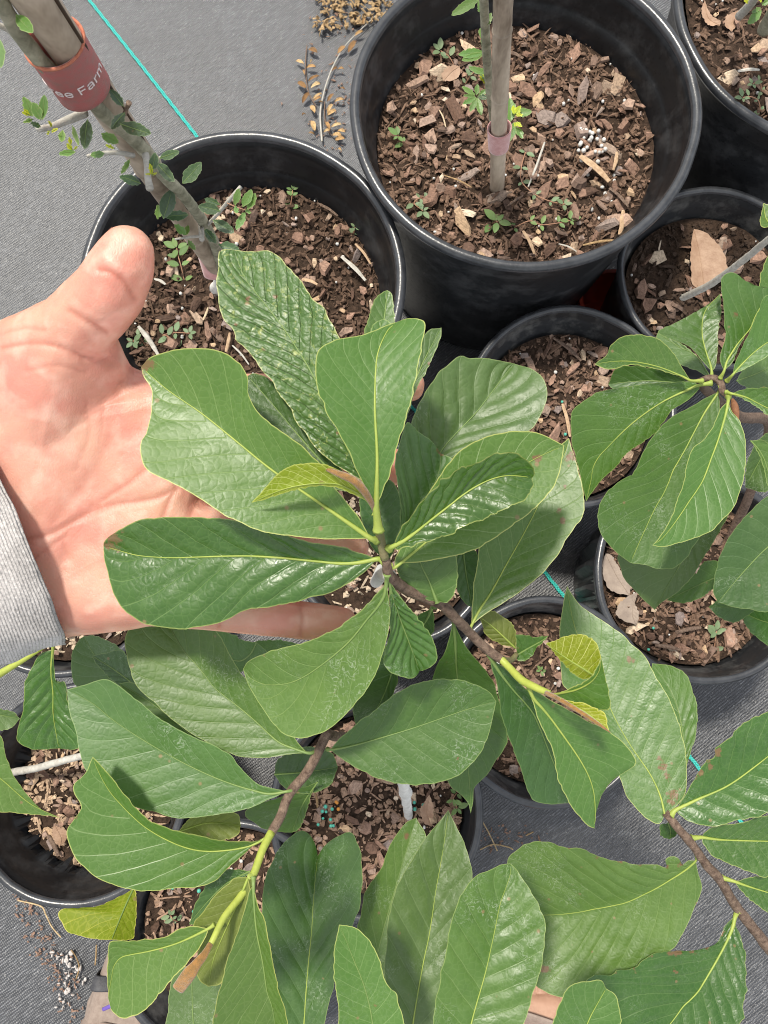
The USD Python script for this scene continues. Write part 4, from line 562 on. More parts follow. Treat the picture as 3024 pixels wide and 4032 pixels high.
leaf(pawC, (2862, 1500, .585), pts(2884,1477,2911,1445,2965,1391,3024,1347,3140,1280), pts(2894,1429,2927,1358,2960,1288,2992,1206,3024,1157,3100,1150), pts(2927,1456,2970,1434,3024,1401,3120,1340), .577, .575, 'mid', k=(.35, .25), bump=.0008, nv=8, rib='midrib')
leaf(pawC, None, pts(2900,1500,2980,1470,3080,1420), pts(2945,1420,3010,1390), pts(2945,1527,3030,1525), .63, .65, 'dusty', nv=6, ns=40)
leaf(pawC, (2860, 1545, .58), pts(2880,1550,2938,1565,2992,1592,3060,1625,3120,1650), pts(2927,1532,2992,1526,3024,1526,3090,1570), pts(2938,1578,2992,1610,3024,1637,3080,1650), .575, .57, 'mid', k=(.6, .2), nv=7, ns=50, rib='midrib')
leaf(pawC, (2838, 1520, .585), pts(2829,1543,2775,1624,2737,1694,2694,1776,2645,1863,2623,1925,2585,1990,2536,2093,2482,2216), pts(2775,1570,2721,1602,2650,1640,2585,1700,2531,1781,2493,1863,2471,1876,2428,1903,2395,1930,2363,1984,2352,2033,2363,2088,2390,2136,2433,2180), pts(2835,1620,2840,1750,2830,1900,2780,2060,2720,2170,2656,2234,2585,2237,2536,2223), .59, .60, 'mid', k=(.2, .1), bump=.0009, nv=11, ns=90, nt=41, rib='midrib', spots=[(2569, 1852, 9), (2775, 1625, 10)])
leaf(pawC, (2868, 1562, .58), pts(2867,1580,2856,1635,2829,1727,2797,1814,2764,1898,2710,1979,2667,2044,2612,2115,2569,2147), pts(2835,1613,2813,1667,2770,1727,2721,1776,2699,1846,2691,1895,2672,1957,2639,2044,2596,2115), pts(2884,1624,2911,1656,2930,1705,2938,1787,2932,1868,2921,1908,2894,1990,2851,2044,2786,2098,2710,2126,2612,2153), .565, .53, 'pale', k=(.3, .15), bump=.0008, nv=11, ns=84, nt=41, rw=1.2)
leaf(pawC, None, pts(2830,1900,2760,2030,2715,2126,2677,2223,2620,2320,2578,2402), pts(2600,1950,2470,2100,2433,2191,2460,2277,2515,2343,2560,2385), pts(2900,1950,2850,2060,2775,2191,2721,2277,2667,2332,2601,2375), .63, .66, 'dusty', k=(.2, .2), bump=.0012, nv=11)
leaf(pawC, None, pts(2900,2240,2780,2290,2623,2364), pts(2824,2208,2775,2212,2721,2277), pts(2820,2310,2764,2353,2694,2374), .67, .69, 'mid', k=(.3, .2), nv=7, ns=40)
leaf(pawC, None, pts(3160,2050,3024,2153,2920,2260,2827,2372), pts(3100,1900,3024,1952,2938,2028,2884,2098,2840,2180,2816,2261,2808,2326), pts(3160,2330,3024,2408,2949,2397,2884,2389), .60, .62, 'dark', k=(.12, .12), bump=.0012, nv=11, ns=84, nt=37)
leaf(pawC, None, pts(2990,2390,2900,2390,2790,2390), pts(2940,2340,2850,2350), pts(2949,2420,2894,2451,2829,2429), .72, .74, 'dark', nv=5, ns=36)
leaf(pawC, None, pts(3110,2450,3020,2450,2930,2415), pts(3020,2395,2960,2390), pts(3050,2545,2970,2502,2930,2450), .72, .75, 'dark', nv=6, ns=36)
leaf(pawC, None, pts(3080,1690,3000,1800,2935,1920), pts(3000,1720,2940,1820), pts(3080,1850,3020,1935), .66, .68, 'dark', nv=6, ns=40)
leaf(pawC, None, pts(2955,1735,3000,1790,3030,1880,3060,2000), pts(3010,1735,3060,1800,3070,1900), pts(2975,1765,3005,1830,3020,1900), .60, .61, 'mid', nv=6, ns=40)
leaf(pawC, None, pts(3060,1200,3030,1100,3035,985), pts(2992,1130,3005,1050), pts(3080,1100,3070,1020), .60, .60, 'pale', nv=6, ns=40)
leaf(pawC, None, pts(3060,900,3020,870,3005,800), pts(2998,890,2996,850), pts(3060,850,3040,810), .58, .58, 'pale', nv=4, ns=24)
S = np.array([(2755, 1500, .59), (2790, 1488, .588), (2822, 1492, .587), (2840, 1515, .586), (2846, 1540, .584), (2868, 1562, .58)])
obj('stem', tube(WS(S[:, 0], S[:, 1], S[:, 2]), [.0022, .0026, .0028, .0028, .0026, .0022], 12, n=60, bump=.24), M['bark'], pawC, True)
S = np.array([(2884, 1572, .574), (2893, 1600, .571), (2898, 1630, .569), (2905, 1664, .568)]); obj('bud', tube(WS(S[:, 0], S[:, 1], S[:, 2]), [.0012, .0026, .0025, .0006], 10, bump=.15), M['budbrown'], pawC, True)
S = np.array([(2755, 1500, .59), (2790, 1545, .66), (2911, 1640, .75), (3030, 1685, .85), (2950, 1950, 1.0), (2860, 2150, 1.08)]); obj('trunk', tube(WS(S[:, 0], S[:, 1], S[:, 2]), [.0024, .004, .005, .0055, .006, .007], 12, n=40, bump=.1), M['bark'], pawC, True)

SC = 0.85
pawF = thing('pawpaw_sapling', 'pawpaw at the left edge below the grey sleeve, one crinkled glossy leaf', 'sapling', 'potted pawpaw saplings')
leaf(pawF, (205, 2520, .63), pts(208,2557,202,2641,208,2732,211,2822,229,2930,241,2949), pts(157,2575,121,2635,96,2701,93,2786,72,2864,69,2912,109,2943,169,2952,223,2946), pts(223,2677,259,2689,265,2762,295,2846,313,2930,289,2952), .63, .65, 'gloss', k=(.2, .2), bump=.0034, nv=8, rib='midrib', rw=1.2)
leaf(pawF, None, pts(-180,2950,-80,3000,20,3080,120,3165,235,3220), pts(-80,2850,0,2894,24,2973,48,3039,90,3105,139,3166,181,3202), pts(-120,3120,-50,3185,30,3197,90,3205,163,3210), .56, .58, 'pale', k=(.2, .1), bump=.0008, nv=9)
leaf(pawF, None, pts(-100,2790,0,2815,78,2830), pts(-20,2790,50,2800), pts(-20,2870,40,2868), .75, .76, 'dusty', nv=5, ns=30)
leaf(pawF, None, pts(560,2750,420,2640,360,2560,330,2505), pts(540,2640,480,2560,420,2520,370,2503), pts(480,2740,380,2730,300,2700,282,2650,285,2570,310,2520), .60, .61, 'dusty', k=(.15, .15), nv=8)
leaf(pawF, None, pts(580,2740,470,2650,362,2582), pts(540,2650,482,2563,422,2569), pts(520,2740,458,2695,386,2623), .56, .57, 'dark', k=(.2, .2), bump=.0016, nv=8, ns=50)
leaf(pawF, None, pts(1010,2530,960,2600,850,2570,800,2470), pts(1050,2580,960,2640,900,2640), pts(960,2520,900,2490), .60, .62, 'mid', nv=6, ns=40)
leaf(pawF, None, pts(1190,2540,1080,2560,980,2600), pts(1100,2520,1000,2530), pts(1130,2580,1060,2620), .62, .63, 'mid', nv=6, ns=40)
S = np.array([(-60, 2690, .64), (20, 2640, .635), (80, 2605, .63), (150, 2560, .625)]); obj('shoot', tube(WS(S[:, 0], S[:, 1], S[:, 2]), [.0032, .003, .0024, .002], 10, bump=.1), M['greenstem'], pawF, True)
S = np.array([(150, 2560, .625), (205, 2522, .628)]); obj('shoot', tube(WS(S[:, 0], S[:, 1], S[:, 2]), [.002, .0016], 8), M['greenstem'], pawF, True)
S = np.array([(-60, 2690, .64), (-200, 2700, .85), (-100, 2660, 1.05)]); obj('trunk', tube(WS(S[:, 0], S[:, 1], S[:, 2]), [.0034, .0045, .006], 10, bump=.1), M['bark'], pawF, True)
SC = 1.0
lt = thing('bare_trunk', 'leaning bare grey trunk across the lower left ribbed pot', 'trunk')
S = np.array([(345, 2970, .95), (250, 2995, .97), (140, 3025, .995), (42, 3043, 1.02), (-60, 3075, 1.06)]); obj('stem', tube(WS(S[:, 0], S[:, 1], S[:, 2]), [.0042, .0045, .0046, .005, .005], 12, n=40, bump=.15), M['greywood'], lt, True)
lt = thing('bare_trunk', 'curved grey twig leaning out of the pot with the tan dead leaf', 'trunk')
S = np.array([(2690, 1172, 1.05), (2742, 1148, 1.01), (2800, 1118, .97), (2870, 1068, .92), (2950, 1006, .86), (3024, 945, .80), (3120, 880, .74)]); obj('stem', tube(WS(S[:, 0], S[:, 1], S[:, 2]), [.0048, .0046, .0044, .0042, .004, .0036, .0033], 12, n=60, bump=.16), M['greywood'], lt, True)

# ---------------------------------------------------------------- holly trees, canes and red ties
def small_leaf(parent, base, tip, d0, d1, wr=.42, kind='holly', k=.25, stalk=None):
    b, t = np.array(base, float), np.array(tip, float); ax = t - b; L = np.hypot(*ax); n = np.array([-ax[1], ax[0]]) / max(L, 1); w = L * wr / 2
    s = [.15, .35, .55, .75, .92]; pr = [.55, .95, 1.0, .78, .4]
    A = [tuple(b + ax * a + n * w * p * (1 + .05 * (i % 2))) for i, (a, p) in enumerate(zip(s, pr))]; B = [tuple(b + ax * a - n * w * p) for a, p in zip(s, pr)]
    return leaf(parent, stalk, [tuple(b), tuple(b + ax * .5 + n * w * .08), tuple(t)], A, B, d0, d1, kind, rib='midrib_dull', k=(k, k), bump=.0003, nv=6, ns=18, nt=11, rw=.4)
lerp = lambda p0, p1, lam: ((1 - lam) * p0 + lam * p1)
cane = thing('bamboo_cane', 'thick split bamboo cane leaning over the upper left pot', 'cane')
K0, K1 = W(868, 1080, .99), W(60, -120, .335)
obj('cane', tube([lerp(K0, K1, a) for a in (0, .25, .5, .75, 1.0)], .0102, 20, n=40, bump=.035), M['cane'], cane, True)
dK = (K1 - K0) / np.linalg.norm(K1 - K0); sd = np.cross(dK, CF); sd /= np.linalg.norm(sd); fw = np.cross(sd, dK); fw *= np.sign(fw @ (CC - K1))
side = sd if (sd @ CR) > 0 else -sd
obj('split', tube([lerp(K0, K1, a) + (side * .74 + fw * .66) * .0101 for a in (.45, .7, .85, 1.0)], [.0006, .0009, .0011, .0012], 6, n=30, bump=.3), M['seam'], cane, True)
for a in (.3, .62):
    c = lerp(K0, K1, a); obj('node', tube([c - dK * .002, c, c + dK * .002], [.0100, .0112, .0100], 20, n=7), M['cane'], cane, True)
hol = thing('holly_tree', 'small-leaved holly leaning across the upper left pot beside the thick cane', 'holly tree')
TR = [(858, 1085, .975, .0060), (862, 1040, .915, .0058), (850, 975, .835, .0056), (804, 880, .727, .0051), (723, 770, .635, .0047), (651, 699, .588, .0046), (579, 603, .533, .0045), (506, 530, .503, .0045), (424, 460, .470, .0044), (338, 380, .437, .0043), (200, 280, .405, .0041), (96, 159, .38, .0040), (10, 24, .35, .0040), (-60, -90, .33, .0040)]
HY = sorted((y, d, d / o) for (x, y, d, r), o in zip(TR, (.985, .94, .905, .83, .745, .69, .63, .585, .535, .485, .425, .39, .355, .33)))
hd = lambda y: float(np.interp(y, [a[0] for a in HY], [a[1] for a in HY])); hs = lambda y: float(np.interp(y, [a[0] for a in HY], [a[2] for a in HY]))
S = np.array(TR); obj('trunk', tube(W(S[:, 0], S[:, 1], S[:, 2]), S[:, 3], 20, n=160, bump=.14), M['holly_bark'], hol, True)
S = np.array([(856, 1080, .985), (860, 1110, 1.0), (850, 1138, 1.03)]); obj('root_collar', tube(W(S[:, 0], S[:, 1], S[:, 2]), [.0052, .0062, .0085], 12, n=14, bump=.25), M['whitebark'], hol, True)
S = np.array([(775, 930, .80), (735, 870, .74), (700, 800, .69)]); obj('branch', tube(W(S[:, 0], S[:, 1], S[:, 2]), [.005, .005, .0045], 10, bump=.1), M['greywood'], hol, True)
for pts_, r_, mt in (([(333, 444, .525), (250, 480, .51), (200, 500, .50), (150, 508, .49)], [.0045, .0035, .0032, .003], 'greywood'), ([(525, 612, .615), (470, 602, .60), (400, 604, .59), (345, 615, .58)], [.003, .0027, .0024, .002], 'greywood'),
    ([(572, 605, .625), (580, 650, .61), (582, 700, .60), (590, 742, .595)], [.0042, .004, .004, .0046], 'greywood'), ([(812, 890, .83), (850, 850, .80), (905, 785, .775), (947, 737, .76)], [.0026, .0028, .0030, .0030], 'greywood'),
    ([(792, 890, .83), (793, 915, .81), (795, 942, .80)], [.0045, .0042, .004], 'greywood'), ([(785, 930, .82), (740, 934, .81), (690, 942, .80)], [.0022, .002, .0016], 'greywood'), ([(70, 155, .39), (30, 115, .385), (-20, 95, .38)], [.0028, .0024, .002], 'greywood'),
    ([(490, 450, .535), (500, 425, .53), (508, 405, .525)], [.0022, .002, .003], 'bark'), ([(895, 800, .775), (930, 815, .77), (975, 830, .77)], [.0008, .0008, .0006], 'weedstem')):
    S = np.array(pts_); s_ = hs(S[0, 1]); obj('branch', tube(W(S[:, 0], S[:, 1], S[:, 2] * s_ - .003), np.array(r_) * s_ * .68, 10, n=16, bump=.15), M[mt], hol, True)
HL = [(345,470,333,588,.50,.42,'holly'),(487,420,432,352,.52,.4,'holly'),(492,443,437,508,.52,.48,'holly'),(472,487,595,527,.52,.4,'holly'),(468,564,398,525,.57,.5,'holly_light'),(627,622,706,595,.6,.42,'holly'),(598,675,612,601,.59,.5,'holly'),(617,641,686,716,.61,.42,'holly'),(718,722,793,638,.68,.5,'holly'),
 (555,723,470,694,.61,.42,'holly'),(511,627,477,685,.6,.3,'holly_light'),(298,598,231,605,.57,.4,'holly_light'),(355,612,412,604,.58,.5,'holly_light'),(246,512,242,560,.49,.6,'holly_light'),(284,494,312,575,.5,.22,'holly_light'),(128,460,92,380,.48,.42,'holly_light'),(160,473,128,402,.48,.5,'holly_light'),(166,473,174,372,.48,.38,'holly_light'),(160,500,120,482,.49,.5,'holly'),(130,470,90,482,.48,.4,'holly_light'),
 (643,862,676,745,.72,.5,'holly'),(622,864,622,805,.73,.4,'holly_light'),(742,846,650,854,.74,.42,'holly'),(690,830,665,850,.75,.5,'holly'),(869,832,780,812,.78,.5,'holly'),(868,806,805,782,.79,.42,'holly'),(837,866,922,916,.80,.42,'holly'),(806,900,852,958,.80,.42,'holly'),(860,962,944,986,.84,.45,'holly'),(734,926,686,882,.79,.42,'holly_light'),(740,885,735,925,.83,.5,'holly_light'),(740,945,770,985,.84,.4,'holly_light'),
 (925,808,940,742,.76,.42,'holly_light'),(954,815,992,747,.76,.45,'holly_light'),(974,826,1006,760,.76,.42,'holly_light'),(965,828,990,838,.765,.5,'holly_light'),(966,834,930,905,.765,.38,'holly_light'),(926,810,935,840,.765,.6,'holly_light'),(-25,130,6,268,.37,.4,'holly_light'),(62,56,130,130,.365,.5,'holly_light'),
 (115,450,92,428,.475,.45,'holly_young'),(120,455,85,440,.475,.4,'holly_young'),(205,500,190,475,.49,.4,'holly_young'),(200,520,228,505,.488,.4,'holly_young'),(195,515,185,530,.488,.5,'holly_young'),(285,590,262,565,.565,.45,'holly_young'),(280,570,272,540,.565,.45,'holly_young'),(290,590,305,575,.565,.45,'holly_young'),(452,585,415,570,.60,.35,'holly_young'),(600,690,588,642,.58,.35,'holly_young'),(598,690,618,680,.58,.35,'holly_young'),(597,685,572,685,.58,.25,'holly_young')]
for b0, b1, t0, t1, d, w, kd in HL: small_leaf(hol, (b0, b1), (t0, t1), d * hs(b1) - .012, d * hs(b1) - .017, w, kd)
def band(parent, cA, cB, rx, rz, name, mt, axis_x, axis_y, thick=.0012, flare=1.0, n=64):
    th = np.linspace(0, 2 * np.pi, n, endpoint=False); ss = np.linspace(0, 1, 13); V, UVW = [], []
    for inner in (0, 1):
        for s in (ss if not inner else ss[::-1]):
            c = lerp(cA, cB, s); f_ = lerp(1.0, flare, s); ra, rb = rx * f_ - inner * thick, rz * f_ - inner * thick
            V.append(c + np.cos(th)[:, None] * ra * axis_x + np.sin(th)[:, None] * rb * axis_y); UVW.append(np.stack([th * rx * 60, 0 * th + s * np.linalg.norm(cB - cA) * 60, 0 * th], 1))
    V = np.array(V); k_ = len(V); i, j = np.meshgrid(np.arange(k_), np.arange(n), indexing='ij'); i2, j2 = (i + 1) % k_, (j + 1) % n
    return obj(name, (V.reshape(-1, 3), np.stack([i * n + j, i2 * n + j, i2 * n + j2, i * n + j2], -1).reshape(-1, 4)), mt, parent, True, {'leafa': np.array(UVW).reshape(-1, 3)})
tie = thing('red_tie', 'bright red woven tie with white lettering round the thick cane', 'plant tie', 'red ties holding trunks to canes')
cA, cB = W(214, 168, .395), W(330, 345, .438); axd = (cB - cA) / np.linalg.norm(cB - cA)
ax = W(312, 95, .395) - W(112, 230, .395); ax -= axd * (ax @ axd); ax /= np.linalg.norm(ax); ay = np.cross(axd, ax); ay *= np.sign(ay @ (CC - cA))
RX, RZ = .0158, .0128
band(tie, cA, cB, RX, RZ, 'tape', M['tape'], ax, ay)
obj('tape_edge', tube([cA + ax * RX * math.cos(q_) + ay * RZ * math.sin(q_) for q_ in np.linspace(0, 2 * np.pi, 33)], .0009, 6, n=96, bump=.3), M['tapeedge'], tie, True)
tm = meshkit.text_mesh('Tree Farm', .0062, .0003); tm = tm.subdivide_to_size(.0012); v = np.array(tm.vertices); v[:, 0] -= v[:, 0].min(); Lt = v[:, 0].max()
# lettering wraps round the band, reading left to right across its near face
th = np.pi / 2 + .25 - (v[:, 0] - Lt * .52) / ((RX + RZ) / 2); sy = .020 - v[:, 1] + 0.0
cen = cA + axd * sy[:, None]
Lb = np.linalg.norm(cB - cA); sy = Lb * .62 - v[:, 1]; cen = cA + axd * sy[:, None]
obj('lettering', (cen + ax * ((RX + .0002 + v[:, 2]) * np.cos(th))[:, None] + ay * ((RZ + .0002 + v[:, 2]) * np.sin(th))[:, None], tm.faces), M['print'], tie, False)
tie = thing('red_tie', 'faded pink tie hanging loose low on the holly trunk', 'plant tie', 'red ties holding trunks to canes')
cA, cB = W(846, 985, .925), W(838, 1085, .955)
axd = (cB - cA) / np.linalg.norm(cB - cA); ax = W(900, 950, .93) - W(790, 1000, .93); ax -= axd * (ax @ axd); ax /= np.linalg.norm(ax); ay = np.cross(axd, ax); ay *= np.sign(ay @ (CC - cA))
band(tie, cA, cB, .0225, .0165, 'tape', M['tapepale'], ax, ay, flare=.5)

stake = thing('bamboo_cane', 'upright bamboo cane standing in the large upper pot', 'cane')
K0, K1 = W(1957, 740, 1.04), W(1985, -120, .68)
obj('cane', tube([lerp(K0, K1, a) for a in (0, .25, .5, .75, 1.0)], [.0098, .0096, .0094, .0094, .0094], 20, n=44, bump=.03), M['cane'], stake, True)
dK = (K1 - K0) / np.linalg.norm(K1 - K0)
for a in (.33, .52, .80):
    c = lerp(K0, K1, a); obj('node', tube([c - dK * .002, c, c + dK * .002], [.0092, .0103, .0092], 20, n=7), M['cane'], stake, True)
hol2 = thing('holly_tree', 'slim holly stem with bright sprigs against the upright cane', 'holly tree')
S = np.array([(1960, 700, 1.02), (1952, 560, .985), (1938, 430, .93), (1925, 320, .88), (1915, 200, .82), (1908, 60, .76), (1900, -80, .70)]); obj('trunk', tube(W(S[:, 0], S[:, 1], S[:, 2]), [.0055, .0052, .005, .005, .0048, .0045, .0043], 12, n=50, bump=.1), M['holly_bark'], hol2, True)
for b0, b1, t0, t1, d, w, kd in [(1908,205,1805,215,.83,.36,'holly_light'),(1905,212,1818,238,.83,.36,'holly_light'),(1925,290,1845,265,.87,.3,'holly_light'),(1930,320,1890,290,.88,.4,'holly_light'),(1912,330,1890,285,.88,.4,'holly_young'),(1870,375,1820,340,.92,.35,'holly_light'),(1872,380,1825,375,.92,.35,'holly_light'),(1874,382,1822,410,.92,.35,'holly_light'),(1878,384,1850,440,.92,.35,'holly_light'),(1880,384,1895,455,.92,.35,'holly_light'),(1880,380,1928,385,.92,.4,'holly'),(1876,376,1880,330,.92,.4,'holly_light'),(1884,378,1920,350,.92,.4,'holly_light'),
  (1905,60,1885,0,.76,.45,'holly_light'),(1918,100,1935,50,.77,.4,'holly_light'),(1910,160,1890,110,.8,.5,'holly_light'),(1918,195,1895,150,.82,.5,'holly_light'),(2010,480,2008,385,.95,.45,'holly_light'),(2025,445,2095,440,.95,.5,'holly_light'),(2030,480,2000,560,.95,.42,'holly_light'),(2035,500,2058,545,.95,.5,'holly_light'),(2030,500,1985,565,.94,.4,'holly_light'),
  (2025,450,2020,415,.945,.5,'holly_young'),(2030,450,2050,415,.945,.5,'holly_young'),(2030,455,2060,450,.945,.45,'holly_young'),(2035,480,2055,500,.945,.5,'holly_young'),(2030,480,2030,500,.945,.6,'holly_young'),(1895,300,1805,15,.8,.0,'holly_light'),(1890,-10,1778,60,.74,.3,'holly_light')]:
    if w: small_leaf(hol2, (b0, b1), (t0, t1), d, d - .003, w, kd)
tie = thing('red_tie', 'faded pink tie round the upright cane in the large upper pot', 'plant tie', 'red ties holding trunks to canes')
cA, cB = W(1967, 503, .908), W(1963, 580, .944); axd = (cB - cA) / np.linalg.norm(cB - cA); ax = CR - axd * (CR @ axd); ax /= np.linalg.norm(ax); ay = np.cross(axd, ax); ay *= np.sign(ay @ (CC - cA))
band(tie, cA, cB, .0145, .0135, 'tape', M['tapepale'], ax, ay, flare=.86)
hol3 = thing('holly_tree', 'stout stem and sprig in the upper right corner pot', 'holly tree')
S = np.array([(3010, 115, .98), (3060, 30, .9), (3120, -60, .8)]); obj('trunk', tube(W(S[:, 0], S[:, 1], S[:, 2]), [.009, .0085, .008], 12, n=20, bump=.1), M['holly_bark'], hol3, True)
S = np.array([(2912, 62, .99), (2960, 10, .93), (3000, -60, .86)]); obj('branch', tube(W(S[:, 0], S[:, 1], S[:, 2]), [.0055, .005, .0045], 10, n=14, bump=.1), M['greywood'], hol3, True)
for b0, b1, t0, t1, d, w, kd in [(2998,40,2945,95,.93,.42,'holly_light'),(2995,30,2960,50,.93,.4,'holly_light'),(3000,20,3030,0,.93,.5,'holly_light'),(2998,10,2985,-30,.93,.4,'holly_young'),(2945,15,2932,-20,.93,.6,'holly_young')]: small_leaf(hol3, (b0, b1), (t0, t1), d, d - .003, w, kd)

# ---------------------------------------------------------------- weeds
def weed(potk, path, size, label, kind='weed', every=1, seed=0, up=.006):
    q = np.random.default_rng(seed); z = POTS[potk][4] + .006; t = thing('weed_seedling', label, 'weed', 'small weeds sprouting from the bark mix')
    P = np.array([G(a, b, z + up) for a, b in path]); P[0, 2] = z - .004
    obj('stem', tube(P, [.0007] * len(P), 6, n=4 * len(P)), M['weedstem'], t, True)
    T = np.gradient(P, axis=0); T /= np.linalg.norm(T, axis=1, keepdims=True)
    for i in range(0, len(P), every):
        base_a = math.atan2(T[i][1], T[i][0])
        angs = [base_a + 1.25, base_a - 1.25] if i < len(P) - 1 else [base_a + 1.3, base_a - 1.3, base_a + .1, base_a + 2.9]
        for a in angs:
            a += q.normal(0, .2); L = size * q.uniform(.5, 1.0); u_ = np.array([math.cos(a), math.sin(a), q.uniform(.05, .35)]); n_ = np.array([-math.sin(a), math.cos(a), 0])
            ss = np.linspace(0, 1, 9); wd = np.sin(np.pi * ss ** .85) ** .8 * L * .27
            V = np.array([P[i] + u_ * L * (.12 + s) + n_ * w * o + np.array([0, 0, abs(o) * w * .3]) for s, w in zip(ss, wd) for o in (-1, 0, 1)])
            la = np.tile([0.3, 20.2, .5], (27, 1)); lb = np.tile([1., 2., 0.], (27, 1))
            obj('leaf', (V, grid_faces(9, 3)), M[kind], t, True, {'leafa': la, 'leafb': lb})
weed('P1', pts(2074,582,2053,658,2055,717,2107,766,2167,793,2221,804), .013, 'creeping weed trailing right of the upright cane foot', 'weedgrey', seed=1)
weed('P1', pts(1940,865,1958,872), .021, 'four-leaved light green seedling in front of the upright cane', 'weed', seed=2)
weed('P1', pts(2030,880,2085,870,2130,885,2200,878,2245,868), .015, 'creeping weed ending in broad pale leaves near the front rim', 'weed', seed=3)
weed('P1', pts(1800,260,1770,225,1735,200), .015, 'oval-leaved weed by the back wall left of the upright cane', 'weedgrey', seed=4)
weed('P1', pts(1835,310,1850,300,1865,285), .012, 'weed behind the bright holly sprigs', 'weedgrey', seed=14)
weed('P1', pts(1590,545,1568,535), .015, 'pale two-leaved seedling at the left wall of the large upper pot', 'weed', seed=5)
weed('P1', pts(1690,775,1655,780,1630,800,1665,830), .014, 'tangled weed low at the left front of the large upper pot', 'weedgrey', seed=6)
weed('P2', pts(718,1090,712,1045,702,1010,696,978), .018, 'bright green seedling just right of the thumb tip', 'weed', seed=7)
weed('P2', pts(1140,800,1150,770,1152,748), .013, 'small seedling at the back wall of the holly pot', 'weed', seed=8)
weed('P2', pts(560,1345,545,1325,525,1345), .013, 'grey-green weed at the web of the thumb', 'weedgrey', seed=9)
weed('P2', pts(690,1360,660,1325,640,1320,690,1310,745,1312), .015, 'spreading weed on the mix above the pale left leaf', 'weedgrey', seed=10)
weed('P2', pts(1392,905,1398,895), .012, 'tiny seedling by the right wall of the holly pot', 'weedgrey', seed=11)
weed('P14', pts(3010,420,2985,395,2950,380,2925,385), .012, 'red-stemmed weed near the creased front rim of the corner pot', 'weedgrey', seed=12)
weed('P14', pts(3015,340,2990,320,2965,330), .011, 'red-stemmed weed behind the front weed of the corner pot', 'weedgrey', seed=13)
weed('P5', pts(2825,2560,2818,2500,2822,2485), .014, 'grey-green seedling at the front of the right ribbed pot', 'weedgrey', seed=15)
weed('P12', pts(690,3640,680,3620,672,3605), .011, 'pale clover in the shaded lower left pot', 'weedgrey', seed=16)
weed('P8', pts(1800,3130,1785,3150,1800,3180), .014, 'fleshy green weed at the wall by the knobby white trunk', 'weed', seed=17)
weed('P6', pts(2135,2650,2130,2640), .008, 'tiny pale seedling beneath the green shoot', 'weed', seed=18)

# ---------------------------------------------------------------- dead leaves and litter
def dead(name, label, mid, A, B, z0, z1, kind, cat='dead leaf', group=None, **kw):
    t = thing(name, label, cat, group)
    d = lambda p, z: float((G(*p, z) - CC) @ CF)
    v, f, la, lb, ml, mn = blade(A, mid, B, d(mid[0], z0), d(mid[-1], z1), ns=30, nt=15, nv=8, **kw)
    o = obj('blade', (v, f), M[kind], t, True); obj('midrib', tube(ml[::4] + mn[::4] * .0002, .0006, 6), M[kind], t, True)
dead('dead_leaf', 'long tan dead leaf lying in the pot by the right edge', pts(2733,902,2755,1000,2775,1140), pts(2722,950,2720,1003,2720,1060,2724,1112,2745,1135), pts(2770,912,2806,939,2852,1003,2861,1066,2830,1110), .215, .20, 'deadleaf', k=(.3, .3), bump=.001)
dead('dead_leaf', 'greyish curled dead leaf at the left wall of the right ribbed pot', pts(2385,2180,2430,2270,2480,2345), pts(2372,2230,2390,2310,2430,2335), pts(2410,2190,2450,2260,2478,2300), .20, .20, 'deadgrey', k=(.3, -.2), bump=.0015)
dead('dead_leaf', 'lobed greyish dead leaf lower in the right ribbed pot', pts(2510,2330,2490,2410,2505,2460), pts(2455,2360,2425,2415,2460,2445), pts(2490,2360,2510,2400,2515,2430), .20, .20, 'deadgrey', k=(.2, .3), bump=.0015)
dead('dead_leaf', 'curled brown dead leaf in the upper right corner pot', pts(2775,5,2790,70,2835,100), pts(2762,40,2785,95), pts(2800,60,2835,80), .336, .336, 'deadleaf', k=(.5, .3), bump=.0008)
dead('dead_leaf', 'round pinkish dead leaf in the upper right corner pot', pts(2905,42,2895,90,2880,125), pts(2865,60,2852,95), pts(2908,70,2900,100), .336, .336, 'deadleaf', k=(.2, .2), bump=.0008)
dead('dead_leaf', 'flat tan dead leaf left of the upright cane', pts(1810,260,1775,285,1745,320), pts(1775,258,1740,285), pts(1812,290,1790,315), .308, .303, 'deadleaf', k=(.1, .1), bump=.0006)
dead('dead_leaf', 'brown dead leaf on the sunken mix of the lower left pot', pts(215,3250,240,3300,235,3335), pts(205,3270,212,3310), pts(262,3275,258,3310), .19, .18, 'deadleaf', k=(.2, -.2), bump=.001)
dead('dead_leaf', 'thin brown dead leaf by the knobby white trunk', pts(1690,3130,1680,3200,1700,3255), pts(1655,3190,1670,3240), pts(1705,3170,1705,3220), .215, .205, 'deadleaf', k=(.4, .3), bump=.001)
